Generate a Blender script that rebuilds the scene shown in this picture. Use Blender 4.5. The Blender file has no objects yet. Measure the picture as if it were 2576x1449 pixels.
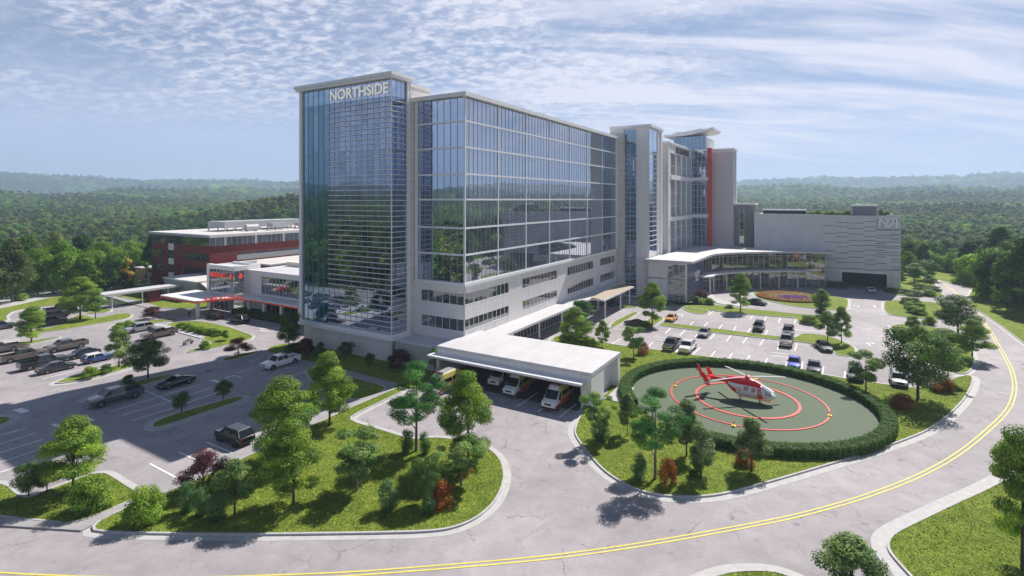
import bpy, math, random
import numpy as np
from mathutils import Vector, Matrix
from mathutils.geometry import tessellate_polygon
R = math.radians
random.seed(7)
scene = bpy.context.scene
COL = scene.collection

# ------------------------------------------------------------------ camera, sky, sun, exposure
cam_d = bpy.data.cameras.new('camera'); cam = bpy.data.objects.new('camera', cam_d); COL.objects.link(cam)
CAMH, FPX, HY, CX = 26.0, 1338.0, 502.0, 1288.0     # eye height (m); focal length, horizon row, centre column on a 2576 px wide survey print
cam.location = (0, 0, CAMH); cam.rotation_euler = (R(90), 0, 0)
cam_d.sensor_width = 36; cam_d.lens = 36*FPX/2576; cam_d.shift_y = -(724.5-HY)/2576
cam_d.clip_start = 0.5; cam_d.clip_end = 12000
scene.camera = cam
SUN = Vector((0.623, 0.693, 1.0)).normalized()
ELEV = math.asin(SUN.z); AZ = math.atan2(SUN.x, SUN.y)
world = bpy.data.worlds.new('World'); scene.world = world; world.use_nodes = True
def build_sky():
    nt = world.node_tree; N = nt.nodes; L = nt.links
    for n in list(N): N.remove(n)
    out = N.new('ShaderNodeOutputWorld')
    sky = N.new('ShaderNodeTexSky'); sky.sky_type = 'NISHITA'; sky.sun_disc = False
    sky.sun_elevation = ELEV; sky.sun_rotation = AZ; sky.altitude = 300; sky.air_density = 1.0; sky.dust_density = 0.15; sky.ozone_density = 4.5
    bg = N.new('ShaderNodeBackground'); bg.inputs[1].default_value = 0.05
    L.new(sky.outputs[0], bg.inputs[0])
    cl = N.new('ShaderNodeBackground'); cl.inputs[0].default_value = (0.88, 0.885, 1.0, 1); cl.inputs[1].default_value = 0.74
    mix = N.new('ShaderNodeMixShader')
    tc = N.new('ShaderNodeTexCoord'); sep = N.new('ShaderNodeSeparateXYZ'); L.new(tc.outputs['Generated'], sep.inputs[0])
    def M(op, a, b=None, clamp=False):
        n = N.new('ShaderNodeMath'); n.operation = op; n.use_clamp = clamp
        for i, v in enumerate((a, b)):
            if v is None: continue
            if isinstance(v, (int, float)): n.inputs[i].default_value = v
            else: L.new(v, n.inputs[i])
        return n.outputs[0]
    zz = M('MAXIMUM', sep.outputs[2], 0.015)
    px = M('DIVIDE', sep.outputs[0], zz); py = M('DIVIDE', sep.outputs[1], zz)
    comb = N.new('ShaderNodeCombineXYZ'); L.new(px, comb.inputs[0]); L.new(py, comb.inputs[1])
    z2 = M('ADD', sep.outputs[2], 0.20); qx = M('DIVIDE', sep.outputs[0], z2); qy = M('DIVIDE', sep.outputs[1], z2)
    comb2 = N.new('ShaderNodeCombineXYZ'); L.new(qx, comb2.inputs[0]); L.new(qy, comb2.inputs[1])
    def noise(vec, scale, detail, rough=0.5, dist=0.0, rot=0.0, sc=(1, 1, 1), loc=(0, 0, 0)):
        mp = N.new('ShaderNodeMapping'); mp.inputs['Rotation'].default_value = (0, 0, rot); mp.inputs['Scale'].default_value = sc; mp.inputs['Location'].default_value = loc
        L.new(vec, mp.inputs[0])
        n = N.new('ShaderNodeTexNoise'); n.inputs['Scale'].default_value = scale; n.inputs['Detail'].default_value = detail
        n.inputs['Roughness'].default_value = rough; n.inputs['Distortion'].default_value = dist
        L.new(mp.outputs[0], n.inputs['Vector']); return n.outputs['Fac']
    def ramp(v, a, b):
        m = N.new('ShaderNodeMapRange'); m.interpolation_type = 'SMOOTHSTEP'; m.inputs[1].default_value = a; m.inputs[2].default_value = b
        L.new(v, m.inputs[0]); return m.outputs[0]
    # small dappled puffs on the left, combed streaks on the right
    puff = ramp(noise(comb2.outputs[0], 15.0, 4, 0.62, 0.35, R(30), (1.0, 1.35, 1)), 0.37, 0.72)
    cover = ramp(noise(comb2.outputs[0], 1.6, 2, 0.5, 0, 0, (1, 1, 1), (3.1, 0.4, 0)), 0.30, 0.52)
    puff = M('MULTIPLY', puff, M('ADD', M('MULTIPLY', cover, 0.72), 0.20))
    left = ramp(sep.outputs[0], 0.55, 0.02)
    high = ramp(sep.outputs[2], 0.07, 0.21)
    puff = M('MULTIPLY', M('MULTIPLY', puff, left), high)
    st = ramp(noise(comb2.outputs[0], 2.6, 8, 0.62, 0.7, R(-38), (0.30, 1.5, 1), (1.3, 5.2, 0)), 0.38, 0.66)
    st2 = ramp(noise(comb2.outputs[0], 1.5, 7, 0.6, 1.2, R(-5), (0.5, 1.5, 1), (7.3, 2.2, 0)), 0.38, 0.68)
    right = ramp(sep.outputs[0], -0.35, 0.25)
    low = ramp(sep.outputs[2], 0.015, 0.12)
    streak = M('MULTIPLY', M('MULTIPLY', M('ADD', M('MULTIPLY', st, 0.8), M('MULTIPLY', st2, 0.5)), M('ADD', M('MULTIPLY', right, 0.85), 0.12)), low)
    veil = M('MULTIPLY', ramp(sep.outputs[2], 0.26, 0.0), 0.62)
    thin = M('MULTIPLY', ramp(sep.outputs[2], 0.48, 0.34), 0.24)
    overhead = ramp(sep.outputs[2], 0.60, 0.38)            # clouds thinned out of view overhead to cut fill light and deepen shadows
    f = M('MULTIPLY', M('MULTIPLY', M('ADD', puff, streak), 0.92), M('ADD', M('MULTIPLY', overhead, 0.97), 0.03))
    f = M('MINIMUM', f, 0.88)
    hz = N.new('ShaderNodeBackground'); hz.inputs[0].default_value = (0.56, 0.68, 1.0, 1); hz.inputs[1].default_value = 0.72      # bright blue air low in the sky
    m0 = N.new('ShaderNodeMixShader'); L.new(M('MINIMUM', M('ADD', M('MULTIPLY', veil, 1.0), M('MULTIPLY', thin, 1.6)), 0.8), m0.inputs[0]); L.new(bg.outputs[0], m0.inputs[1]); L.new(hz.outputs[0], m0.inputs[2])
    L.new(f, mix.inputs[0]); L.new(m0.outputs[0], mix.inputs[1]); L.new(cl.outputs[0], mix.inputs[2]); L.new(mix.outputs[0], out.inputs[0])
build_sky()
sun_d = bpy.data.lights.new('sun', 'SUN'); sun = bpy.data.objects.new('sun', sun_d); COL.objects.link(sun)
sun_d.energy = 5.0; sun_d.angle = R(0.5); sun_d.color = (1.0, 0.95, 0.88)
sun.rotation_euler = SUN.to_track_quat('Z', 'Y').to_euler(); sun.location = (60, 60, 120)
vs = scene.view_settings; vs.view_transform = 'Standard'; vs.look = 'None'; vs.exposure = 0.40; vs.gamma = 1; vs.use_curve_mapping = False
cy = scene.cycles; cy.use_denoising = True; cy.max_bounces = 6; cy.diffuse_bounces = 3; cy.glossy_bounces = 3; cy.transmission_bounces = 3
cy.transparent_max_bounces = 6; cy.volume_bounces = 1; cy.caustics_reflective = False; cy.caustics_refractive = False; cy.sample_clamp_indirect = 6

# ------------------------------------------------------------------ survey: campus grid and ground points
TH = math.atan2(0.8583, 0.5132)                       # campus axes: u along the ward block, v along the tower front
U = Vector((math.cos(TH), math.sin(TH))); V = Vector((-math.sin(TH), math.cos(TH))); ORG = Vector((-19.1, 84.2))
def W(u, v): p = ORG+U*u+V*v; return (p.x, p.y)
def G(px, py, z=0.0):
    D = (CAMH-z)*FPX/(py-HY); return ((px-CX)/FPX*D, D)

# ------------------------------------------------------------------ object helpers
def tag(o, label=None, cat=None, group=None, kind=None):
    if label: o['label'] = label
    if cat: o['category'] = cat
    if group: o['group'] = group
    if kind: o['kind'] = kind
    return o
def thing(name, label, cat, loc=(0, 0, 0), rz=0.0, group=None):
    o = bpy.data.objects.new(name, None); COL.objects.link(o); o.empty_display_size = 0.3
    o.location = loc; o.rotation_euler = (0, 0, rz); return tag(o, label, cat, group)
def link(name, me, parent=None):
    o = bpy.data.objects.new(name, me); COL.objects.link(o)
    if parent: o.parent = parent
    return o
class MB:
    def __init__(s, ox=0.0, oy=0.0): s.v = []; s.f = []; s.m = []; s.ox = ox; s.oy = oy; s.mi = 0
    def add(s, pts, faces, mi=None):
        b = len(s.v); s.v += [(p[0]-s.ox, p[1]-s.oy, p[2]) for p in pts]
        s.f += [tuple(b+i for i in f) for f in faces]; s.m += [s.mi if mi is None else mi]*len(faces)
    def quad(s, a, b, c, d, mi=None): s.add([a, b, c, d], [(0, 1, 2, 3)], mi)
    def hexa(s, p, mi=None): s.add(p, [(0, 3, 2, 1), (4, 5, 6, 7), (0, 1, 5, 4), (1, 2, 6, 5), (2, 3, 7, 6), (3, 0, 4, 7)], mi)
    def box(s, x0, x1, y0, y1, z0, z1, mi=None):
        s.hexa([(x0, y0, z0), (x1, y0, z0), (x1, y1, z0), (x0, y1, z0), (x0, y0, z1), (x1, y0, z1), (x1, y1, z1), (x0, y1, z1)], mi)
    def slab(s, a, b, n0, n1, z0, z1, mi=None):      # wall piece along a->b; n is the outward (right-hand) side
        ax, ay = a; bx, by = b; L = math.hypot(bx-ax, by-ay) or 1; dx, dy = (bx-ax)/L, (by-ay)/L; nx, ny = dy, -dx
        q = [(ax+nx*n1, ay+ny*n1), (bx+nx*n1, by+ny*n1), (bx+nx*n0, by+ny*n0), (ax+nx*n0, ay+ny*n0)]
        s.hexa([(x, y, z0) for x, y in q]+[(x, y, z1) for x, y in q], mi)
    def prism(s, poly, z0, z1, mi=None):
        n = len(poly); area = sum(poly[i][0]*poly[(i+1) % n][1]-poly[(i+1) % n][0]*poly[i][1] for i in range(n))
        if area < 0: poly = poly[::-1]
        tris = tessellate_polygon([[Vector((p[0], p[1], 0)) for p in poly]])
        pts = [(p[0], p[1], z0) for p in poly]+[(p[0], p[1], z1) for p in poly]; fs = []
        for t in tris:
            a, b, c = t
            cr = (poly[b][0]-poly[a][0])*(poly[c][1]-poly[a][1])-(poly[b][1]-poly[a][1])*(poly[c][0]-poly[a][0])
            if cr < 0: a, c = c, a
            fs.append((a+n, b+n, c+n)); fs.append((c, b, a))
        fs += [(i, (i+1) % n, (i+1) % n+n, i+n) for i in range(n)]
        s.add(pts, fs, mi)
    def sheet(s, poly, z, mi=None):
        tris = tessellate_polygon([[Vector((p[0], p[1], 0)) for p in poly]]); fs = []
        for a, b, c in tris:
            cr = (poly[b][0]-poly[a][0])*(poly[c][1]-poly[a][1])-(poly[b][1]-poly[a][1])*(poly[c][0]-poly[a][0])
            fs.append((a, b, c) if cr > 0 else (c, b, a))
        s.add([(p[0], p[1], z) for p in poly], fs, mi)
    def tube(s, p0, p1, r0, r1=None, n=8, mi=None, caps=True):
        r1 = r0 if r1 is None else r1; p0 = Vector(p0); p1 = Vector(p1); d = (p1-p0)
        q = d.to_track_quat('Z', 'Y') if d.length > 1e-6 else Vector((0, 0, 1)).to_track_quat('Z', 'Y'); pts = []
        for p, r in ((p0, r0), (p1, r1)):
            for i in range(n):
                a = 2*math.pi*i/n; w = p+q @ Vector((math.cos(a)*r, math.sin(a)*r, 0)); pts.append(tuple(w))
        fs = [(i, (i+1) % n, (i+1) % n+n, i+n) for i in range(n)]
        if caps: fs += [tuple(range(n))[::-1], tuple(range(n, 2*n))]
        s.add(pts, fs, mi)
    def loft(s, rings, mi=None, caps=True, fm=None):  # rings: equal-length point lists
        n = len(rings[0]); pts = [p for r in rings for p in r]; b = len(s.v)
        s.v += [(p[0]-s.ox, p[1]-s.oy, p[2]) for p in pts]
        for k in range(len(rings)-1):
            for i in range(n):
                j = (i+1) % n; f = (b+k*n+i, b+k*n+j, b+(k+1)*n+j, b+(k+1)*n+i); s.f.append(f)
                s.m.append(fm(k, i) if fm else (s.mi if mi is None else mi))
        if caps:
            s.f.append(tuple(b+i for i in range(n))[::-1]); s.m.append(fm(-1, 0) if fm else (s.mi if mi is None else mi))
            s.f.append(tuple(b+(len(rings)-1)*n+i for i in range(n))); s.m.append(fm(-2, 0) if fm else (s.mi if mi is None else mi))
    def build(s, name, mats, parent=None, smooth=False):
        me = bpy.data.meshes.new(name); me.from_pydata(s.v, [], s.f)
        for m in (mats if isinstance(mats, (list, tuple)) else [mats]): me.materials.append(m)
        if any(s.m): me.polygons.foreach_set('material_index', s.m)
        if smooth: me.polygons.foreach_set('use_smooth', [True]*len(s.f)); 
        me.update(); o = link(name, me, parent)
        if smooth:
            try: me.set_sharp_from_angle(angle=R(40))
            except Exception: pass
        return o

# ------------------------------------------------------------------ materials
MATS = {}
def mat(name, col, rough=0.6, noise=0.0, nscale=1.0, bump=0.0, bscale=None, metal=0.0, spec=0.5, stretch=(1, 1, 1), col2=None, emit=0.0, coat=0.0):
    if name in MATS: return MATS[name]
    m = bpy.data.materials.new(name); m.use_nodes = True; nt = m.node_tree; N = nt.nodes; L = nt.links; b = N['Principled BSDF']
    b.inputs['Base Color'].default_value = (*col, 1); b.inputs['Roughness'].default_value = rough; b.inputs['Metallic'].default_value = metal
    b.inputs['Specular IOR Level'].default_value = spec
    if coat: b.inputs['Coat Weight'].default_value = coat; b.inputs['Coat Roughness'].default_value = 0.05
    if emit: b.inputs['Emission Color'].default_value = (*col, 1); b.inputs['Emission Strength'].default_value = emit
    if noise or bump:
        tc = N.new('ShaderNodeTexCoord'); mp = N.new('ShaderNodeMapping'); mp.inputs['Scale'].default_value = stretch
        L.new(tc.outputs['Object'], mp.inputs[0])
        n = N.new('ShaderNodeTexNoise'); n.inputs['Scale'].default_value = nscale; n.inputs['Detail'].default_value = 6; n.inputs['Roughness'].default_value = 0.6
        L.new(mp.outputs[0], n.inputs['Vector'])
        if noise:
            mr = N.new('ShaderNodeMapRange'); mr.inputs[1].default_value = 0.28; mr.inputs[2].default_value = 0.72
            L.new(n.outputs['Fac'], mr.inputs[0])
            mx = N.new('ShaderNodeMix'); mx.data_type = 'RGBA'
            c2 = col2 or tuple(c*(1+noise) for c in col)
            mx.inputs[6].default_value = (*[c*(1-noise) for c in col], 1) if not col2 else (*col, 1); mx.inputs[7].default_value = (*c2, 1)
            L.new(mr.outputs[0], mx.inputs[0]); L.new(mx.outputs[2], b.inputs['Base Color'])
        if bump:
            n2 = N.new('ShaderNodeTexNoise'); n2.inputs['Scale'].default_value = bscale or nscale*4; n2.inputs['Detail'].default_value = 5
            L.new(mp.outputs[0], n2.inputs['Vector'])
            bp = N.new('ShaderNodeBump'); bp.inputs['Strength'].default_value = bump; bp.inputs['Distance'].default_value = 0.1
            L.new(n2.outputs['Fac'], bp.inputs['Height']); L.new(bp.outputs[0], b.inputs['Normal'])
    MATS[name] = m; return m
def asphalt_mat():
    m = bpy.data.materials.new('asphalt'); m.use_nodes = True; nt = m.node_tree; N = nt.nodes; L = nt.links; b = N['Principled BSDF']
    tc = N.new('ShaderNodeTexCoord')
    def noise(s, d, r=0.6, dist=0):
        n = N.new('ShaderNodeTexNoise'); n.inputs['Scale'].default_value = s; n.inputs['Detail'].default_value = d; n.inputs['Roughness'].default_value = r; n.inputs['Distortion'].default_value = dist
        L.new(tc.outputs['Object'], n.inputs['Vector']); return n
    big = noise(0.045, 6); med = noise(0.5, 6, 0.7); fine = noise(9, 3, 0.7)
    def mixc(f, a, b_, lo=0.35, hi=0.65):
        r = N.new('ShaderNodeMapRange'); r.inputs[1].default_value = lo; r.inputs[2].default_value = hi; L.new(f, r.inputs[0])
        x = N.new('ShaderNodeMix'); x.data_type = 'RGBA'; L.new(r.outputs[0], x.inputs[0])
        for i, c in ((6, a), (7, b_)):
            if isinstance(c, tuple): x.inputs[i].default_value = (*c, 1)
            else: L.new(c, x.inputs[i])
        return x.outputs[2]
    c = mixc(big.outputs['Fac'], (0.315, 0.288, 0.296), (0.440, 0.402, 0.415))
    x = N.new('ShaderNodeMix'); x.data_type = 'RGBA'; x.blend_type = 'MULTIPLY'; x.inputs[0].default_value = 1.0
    L.new(c, x.inputs[6]); L.new(mixc(med.outputs['Fac'], (0.86, 0.86, 0.87), (1.06, 1.06, 1.06)), x.inputs[7])
    y = N.new('ShaderNodeMix'); y.data_type = 'RGBA'; y.blend_type = 'MULTIPLY'; y.inputs[0].default_value = 1.0
    L.new(x.outputs[2], y.inputs[6]); L.new(mixc(fine.outputs['Fac'], (0.88, 0.88, 0.88), (1.08, 1.08, 1.08)), y.inputs[7])
    st_ = noise(0.9, 2, .5); stn = mixc(st_.outputs['Fac'], (1, 1, 1), (.74, .73, .73), .66, .76)
    y2 = N.new('ShaderNodeMix'); y2.data_type = 'RGBA'; y2.blend_type = 'MULTIPLY'; y2.inputs[0].default_value = 1.0; L.new(y.outputs[2], y2.inputs[6]); L.new(stn, y2.inputs[7]); y = y2
    # hairline cracks: edges of large distorted cells, only in patches
    wob = noise(0.8, 5, 0.65)
    add = N.new('ShaderNodeVectorMath'); add.operation = 'MULTIPLY_ADD'; add.inputs[1].default_value = (2.6, 2.6, 0)
    L.new(wob.outputs['Color'], add.inputs[0]); L.new(tc.outputs['Object'], add.inputs[2])
    vo = N.new('ShaderNodeTexVoronoi'); vo.feature = 'DISTANCE_TO_EDGE'; vo.inputs['Scale'].default_value = 0.19; L.new(add.outputs[0], vo.inputs['Vector'])
    lt = N.new('ShaderNodeMapRange'); lt.inputs[1].default_value = 0.0; lt.inputs[2].default_value = 0.011; lt.inputs[3].default_value = 1; lt.inputs[4].default_value = 0; L.new(vo.outputs['Distance'], lt.inputs[0])
    pm = noise(0.22, 3); pr = N.new('ShaderNodeMapRange'); pr.inputs[1].default_value = 0.47; pr.inputs[2].default_value = 0.58; L.new(pm.outputs['Fac'], pr.inputs[0])
    mu = N.new('ShaderNodeMath'); mu.operation = 'MULTIPLY'; L.new(lt.outputs[0], mu.inputs[0]); L.new(pr.outputs[0], mu.inputs[1])
    z = N.new('ShaderNodeMix'); z.data_type = 'RGBA'; L.new(mu.outputs[0], z.inputs[0]); L.new(y.outputs[2], z.inputs[6]); z.inputs[7].default_value = (0.15, 0.135, 0.14, 1)
    L.new(z.outputs[2], b.inputs['Base Color']); b.inputs['Roughness'].default_value = 0.75; b.inputs['Specular IOR Level'].default_value = 0.25
    bp = N.new('ShaderNodeBump'); bp.inputs['Strength'].default_value = 0.25; bp.inputs['Distance'].default_value = 0.02; L.new(fine.outputs['Fac'], bp.inputs['Height']); L.new(bp.outputs[0], b.inputs['Normal'])
    return m
def lawn_mat():
    m = bpy.data.materials.new('lawn_grass'); m.use_nodes = True; nt = m.node_tree; N = nt.nodes; L = nt.links; b = N['Principled BSDF']
    tc = N.new('ShaderNodeTexCoord'); prev = None
    for s, a, c in ((0.12, (0.150, 0.212, 0.026), (0.225, 0.285, 0.042)), (1.1, (0.62, 0.72, 0.6), (1.30, 1.2, 1.3)), (5.0, (0.50, 0.58, 0.5), (1.5, 1.38, 1.45))):
        n = N.new('ShaderNodeTexNoise'); n.inputs['Scale'].default_value = s; n.inputs['Detail'].default_value = 6; n.inputs['Roughness'].default_value = 0.7; L.new(tc.outputs['Object'], n.inputs['Vector'])
        r = N.new('ShaderNodeMapRange'); r.inputs[1].default_value = 0.32; r.inputs[2].default_value = 0.68; L.new(n.outputs['Fac'], r.inputs[0])
        x = N.new('ShaderNodeMix'); x.data_type = 'RGBA'; L.new(r.outputs[0], x.inputs[0]); x.inputs[6].default_value = (*a, 1); x.inputs[7].default_value = (*c, 1)
        if prev is None: prev = x.outputs[2]
        else:
            y = N.new('ShaderNodeMix'); y.data_type = 'RGBA'; y.blend_type = 'MULTIPLY'; y.inputs[0].default_value = 1; L.new(prev, y.inputs[6]); L.new(x.outputs[2], y.inputs[7]); prev = y.outputs[2]
    L.new(prev, b.inputs['Base Color']); b.inputs['Roughness'].default_value = 0.9; b.inputs['Specular IOR Level'].default_value = 0.15
    n = N.new('ShaderNodeTexNoise'); n.inputs['Scale'].default_value = 6; n.inputs['Detail'].default_value = 6; n.inputs['Roughness'].default_value = 0.75; L.new(tc.outputs['Object'], n.inputs['Vector'])
    bp = N.new('ShaderNodeBump'); bp.inputs['Strength'].default_value = 0.9; bp.inputs['Distance'].default_value = 0.12; L.new(n.outputs['Fac'], bp.inputs['Height']); L.new(bp.outputs[0], b.inputs['Normal'])
    return m
def glass_mat(name, inner, inner2, refl=(0.78, 0.86, 0.97), base=0.30, stripe=(1.4, 1.4, 0.12), rough=0.015, sc=1.0):
    m = bpy.data.materials.new(name); m.use_nodes = True; nt = m.node_tree; N = nt.nodes; L = nt.links; b = N['Principled BSDF']; out = N['Material Output']
    tc = N.new('ShaderNodeTexCoord'); mp = N.new('ShaderNodeMapping'); mp.inputs['Scale'].default_value = stripe; L.new(tc.outputs['Object'], mp.inputs[0])
    n = N.new('ShaderNodeTexNoise'); n.inputs['Scale'].default_value = sc; n.inputs['Detail'].default_value = 4; n.inputs['Roughness'].default_value = 0.7; L.new(mp.outputs[0], n.inputs['Vector'])
    r = N.new('ShaderNodeMapRange'); r.inputs[1].default_value = 0.45; r.inputs[2].default_value = 0.62; L.new(n.outputs['Fac'], r.inputs[0])
    x = N.new('ShaderNodeMix'); x.data_type = 'RGBA'; L.new(r.outputs[0], x.inputs[0]); x.inputs[6].default_value = (*inner, 1); x.inputs[7].default_value = (*inner2, 1)
    L.new(x.outputs[2], b.inputs['Base Color']); b.inputs['Roughness'].default_value = 0.5; b.inputs['Specular IOR Level'].default_value = 0
    g = N.new('ShaderNodeBsdfGlossy'); g.inputs['Color'].default_value = (*refl, 1); g.inputs['Roughness'].default_value = rough
    nb = N.new('ShaderNodeTexNoise'); nb.inputs['Scale'].default_value = 0.45; nb.inputs['Detail'].default_value = 2; L.new(tc.outputs['Object'], nb.inputs['Vector'])
    bu = N.new('ShaderNodeBump'); bu.inputs['Strength'].default_value = 0.25; bu.inputs['Distance'].default_value = 0.03; L.new(nb.outputs['Fac'], bu.inputs['Height']); L.new(bu.outputs[0], g.inputs['Normal'])
    lw = N.new('ShaderNodeLayerWeight'); lw.inputs[0].default_value = 0.35
    ma = N.new('ShaderNodeMath'); ma.operation = 'MULTIPLY_ADD'; ma.inputs[1].default_value = 1-base; ma.inputs[2].default_value = base; ma.use_clamp = True; L.new(lw.outputs['Fresnel'], ma.inputs[0])
    mx = N.new('ShaderNodeMixShader'); L.new(ma.outputs[0], mx.inputs[0]); L.new(b.outputs[0], mx.inputs[1]); L.new(g.outputs[0], mx.inputs[2]); L.new(mx.outputs[0], out.inputs[0])
    return m
def foliage_mat(name='foliage', trans=0.3, spec=0.25, vary=0.0):
    m = bpy.data.materials.new(name); m.use_nodes = True; nt = m.node_tree; N = nt.nodes; L = nt.links; b = N['Principled BSDF']; out = N['Material Output']
    at = N.new('ShaderNodeAttribute'); at.attribute_name = 'Col'; cout = at.outputs['Color']
    if vary:
        oi = N.new('ShaderNodeObjectInfo'); rp = N.new('ShaderNodeValToRGB'); L.new(oi.outputs['Random'], rp.inputs[0]); cr = rp.color_ramp
        cr.elements[0].position = 0; cr.elements[0].color = (.50, .55, .62, 1); cr.elements[1].position = 1; cr.elements[1].color = (1.75, 1.5, 1.2, 1)
        for p_, c_ in ((.3, (.8, .85, .85, 1)), (.6, (1.1, 1.05, 1.0, 1)), (.85, (1.35, 1.25, 1.0, 1))): e_ = cr.elements.new(p_); e_.color = c_
        mv = N.new('ShaderNodeMix'); mv.data_type = 'RGBA'; mv.blend_type = 'MULTIPLY'; mv.inputs[0].default_value = 1; L.new(cout, mv.inputs[6]); L.new(rp.outputs[0], mv.inputs[7]); cout = mv.outputs[2]
    L.new(cout, b.inputs['Base Color']); b.inputs['Roughness'].default_value = 0.6; b.inputs['Specular IOR Level'].default_value = spec
    t = N.new('ShaderNodeBsdfTranslucent')
    mu = N.new('ShaderNodeMix'); mu.data_type = 'RGBA'; mu.blend_type = 'MULTIPLY'; mu.inputs[0].default_value = 1; mu.inputs[7].default_value = (1.3, 1.5, 0.6, 1)
    L.new(cout, mu.inputs[6]); L.new(mu.outputs[2], t.inputs[0])
    mx = N.new('ShaderNodeMixShader'); mx.inputs[0].default_value = trans; L.new(b.outputs[0], mx.inputs[1]); L.new(t.outputs[0], mx.inputs[2]); L.new(mx.outputs[0], out.inputs[0])
    return m
def siding_mat(name, col, pitch, axis=2, depth=0.35, noise=0.06):
    m = bpy.data.materials.new(name); m.use_nodes = True; nt = m.node_tree; N = nt.nodes; L = nt.links; b = N['Principled BSDF']
    tc = N.new('ShaderNodeTexCoord'); sp = N.new('ShaderNodeSeparateXYZ'); L.new(tc.outputs['Object'], sp.inputs[0])
    d = N.new('ShaderNodeMath'); d.operation = 'DIVIDE'; d.inputs[1].default_value = pitch; L.new(sp.outputs[axis], d.inputs[0])
    fr = N.new('ShaderNodeMath'); fr.operation = 'FRACT'; L.new(d.outputs[0], fr.inputs[0])
    ls = N.new('ShaderNodeMath'); ls.operation = 'LESS_THAN'; ls.inputs[1].default_value = 0.16; L.new(fr.outputs[0], ls.inputs[0])
    n = N.new('ShaderNodeTexNoise'); n.inputs['Scale'].default_value = 0.35; n.inputs['Detail'].default_value = 7; n.inputs['Roughness'].default_value = 0.65; L.new(tc.outputs['Object'], n.inputs['Vector'])
    r = N.new('ShaderNodeMapRange'); r.inputs[1].default_value = 0.3; r.inputs[2].default_value = 0.7; L.new(n.outputs['Fac'], r.inputs[0])
    x = N.new('ShaderNodeMix'); x.data_type = 'RGBA'; x.inputs[6].default_value = (*[c*(1-noise) for c in col], 1); x.inputs[7].default_value = (*[c*(1+noise) for c in col], 1); L.new(r.outputs[0], x.inputs[0])
    y = N.new('ShaderNodeMix'); y.data_type = 'RGBA'; L.new(x.outputs[2], y.inputs[6]); y.inputs[7].default_value = (*[c*(1-depth) for c in col], 1); L.new(ls.outputs[0], y.inputs[0])
    L.new(y.outputs[2], b.inputs['Base Color']); b.inputs['Roughness'].default_value = 0.6
    return m
def panel_mat(name, col, w, h, var=.04, joint=.72, roof=False, streak=.08, rough=.55):
    m = bpy.data.materials.new(name); m.use_nodes = True; nt = m.node_tree; N = nt.nodes; L = nt.links; b = N['Principled BSDF']
    tc = N.new('ShaderNodeTexCoord'); sp = N.new('ShaderNodeSeparateXYZ'); cb = N.new('ShaderNodeCombineXYZ'); L.new(tc.outputs['Object'], sp.inputs[0])
    if roof: L.new(sp.outputs[1], cb.inputs[0]); L.new(sp.outputs[0], cb.inputs[1])
    else:
        ad = N.new('ShaderNodeMath'); ad.operation = 'ADD'; L.new(sp.outputs[0], ad.inputs[0]); L.new(sp.outputs[1], ad.inputs[1]); L.new(ad.outputs[0], cb.inputs[0]); L.new(sp.outputs[2], cb.inputs[1])
    br = N.new('ShaderNodeTexBrick'); br.inputs['Scale'].default_value = 1; br.inputs['Brick Width'].default_value = w; br.inputs['Row Height'].default_value = h; br.inputs['Mortar Size'].default_value = .025; br.inputs['Mortar Smooth'].default_value = .3; br.offset = 0 if not roof else .4
    br.inputs['Color1'].default_value = (*[c*(1-var) for c in col], 1); br.inputs['Color2'].default_value = (*[c*(1+var) for c in col], 1); br.inputs['Mortar'].default_value = (*[c*joint for c in col], 1)
    L.new(cb.outputs[0], br.inputs['Vector'])
    mp = N.new('ShaderNodeMapping'); mp.inputs['Scale'].default_value = (1.6, 1.6, .12) if not roof else (.15, .6, 1); L.new(tc.outputs['Object'], mp.inputs[0])
    n = N.new('ShaderNodeTexNoise'); n.inputs['Scale'].default_value = .9; n.inputs['Detail'].default_value = 7; n.inputs['Roughness'].default_value = .65; L.new(mp.outputs[0], n.inputs['Vector'])
    rr = N.new('ShaderNodeMapRange'); rr.inputs[1].default_value = .35; rr.inputs[2].default_value = .7; rr.inputs[3].default_value = 1+streak*.4; rr.inputs[4].default_value = 1-streak; L.new(n.outputs['Fac'], rr.inputs[0])
    mx = N.new('ShaderNodeMix'); mx.data_type = 'RGBA'; mx.blend_type = 'MULTIPLY'; mx.inputs[0].default_value = 1; L.new(br.outputs[0], mx.inputs[6]); L.new(rr.outputs[0], mx.inputs[7]); L.new(mx.outputs[2], b.inputs['Base Color'])
    b.inputs['Roughness'].default_value = rough; return m
ASPH = asphalt_mat(); LAWN = lawn_mat(); FOL = foliage_mat()
WHITE = panel_mat('white_panel', (0.80, 0.785, 0.785), 2.4, 4.2, .02, .8)
ROOFW = panel_mat('white_membrane_roof', (0.60, 0.585, 0.60), 9.0, 1.9, .02, .86, True, .10)
ALU = mat('white_aluminium', (0.78, 0.78, 0.80), 0.35, 0.03, 2, metal=0.0)
CONC = panel_mat('smooth_concrete', (0.70, 0.675, 0.665), 4.9, 4.2, .03, .85, False, .16)
CONCB = panel_mat('base_concrete', (0.68, 0.67, 0.70), 3.2, 4.0, .03, .8, False, .14)
KERB = mat('kerb_concrete', (0.47, 0.455, 0.45), 0.8, 0.14, 1.5)
WALK = mat('pavement_concrete', (0.34, 0.325, 0.33), 0.85, 0.12, 0.8)
PAVEL = mat('light_pavement', (0.47, 0.455, 0.45), 0.8, 0.08, 1.2)
PAINT = mat('road_paint_white', (0.86, 0.86, 0.86), 0.7, 0.10, 3)
YPAINT = mat('road_paint_yellow', (0.74, 0.62, 0.12), 0.7, 0.10, 2)
BARK = mat('bark', (0.085, 0.06, 0.045), 0.9, 0.3, 6, 0.5, 12)
BARKL = mat('pale_bark', (0.21, 0.18, 0.15), 0.9, 0.25, 6, 0.4, 12)
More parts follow.
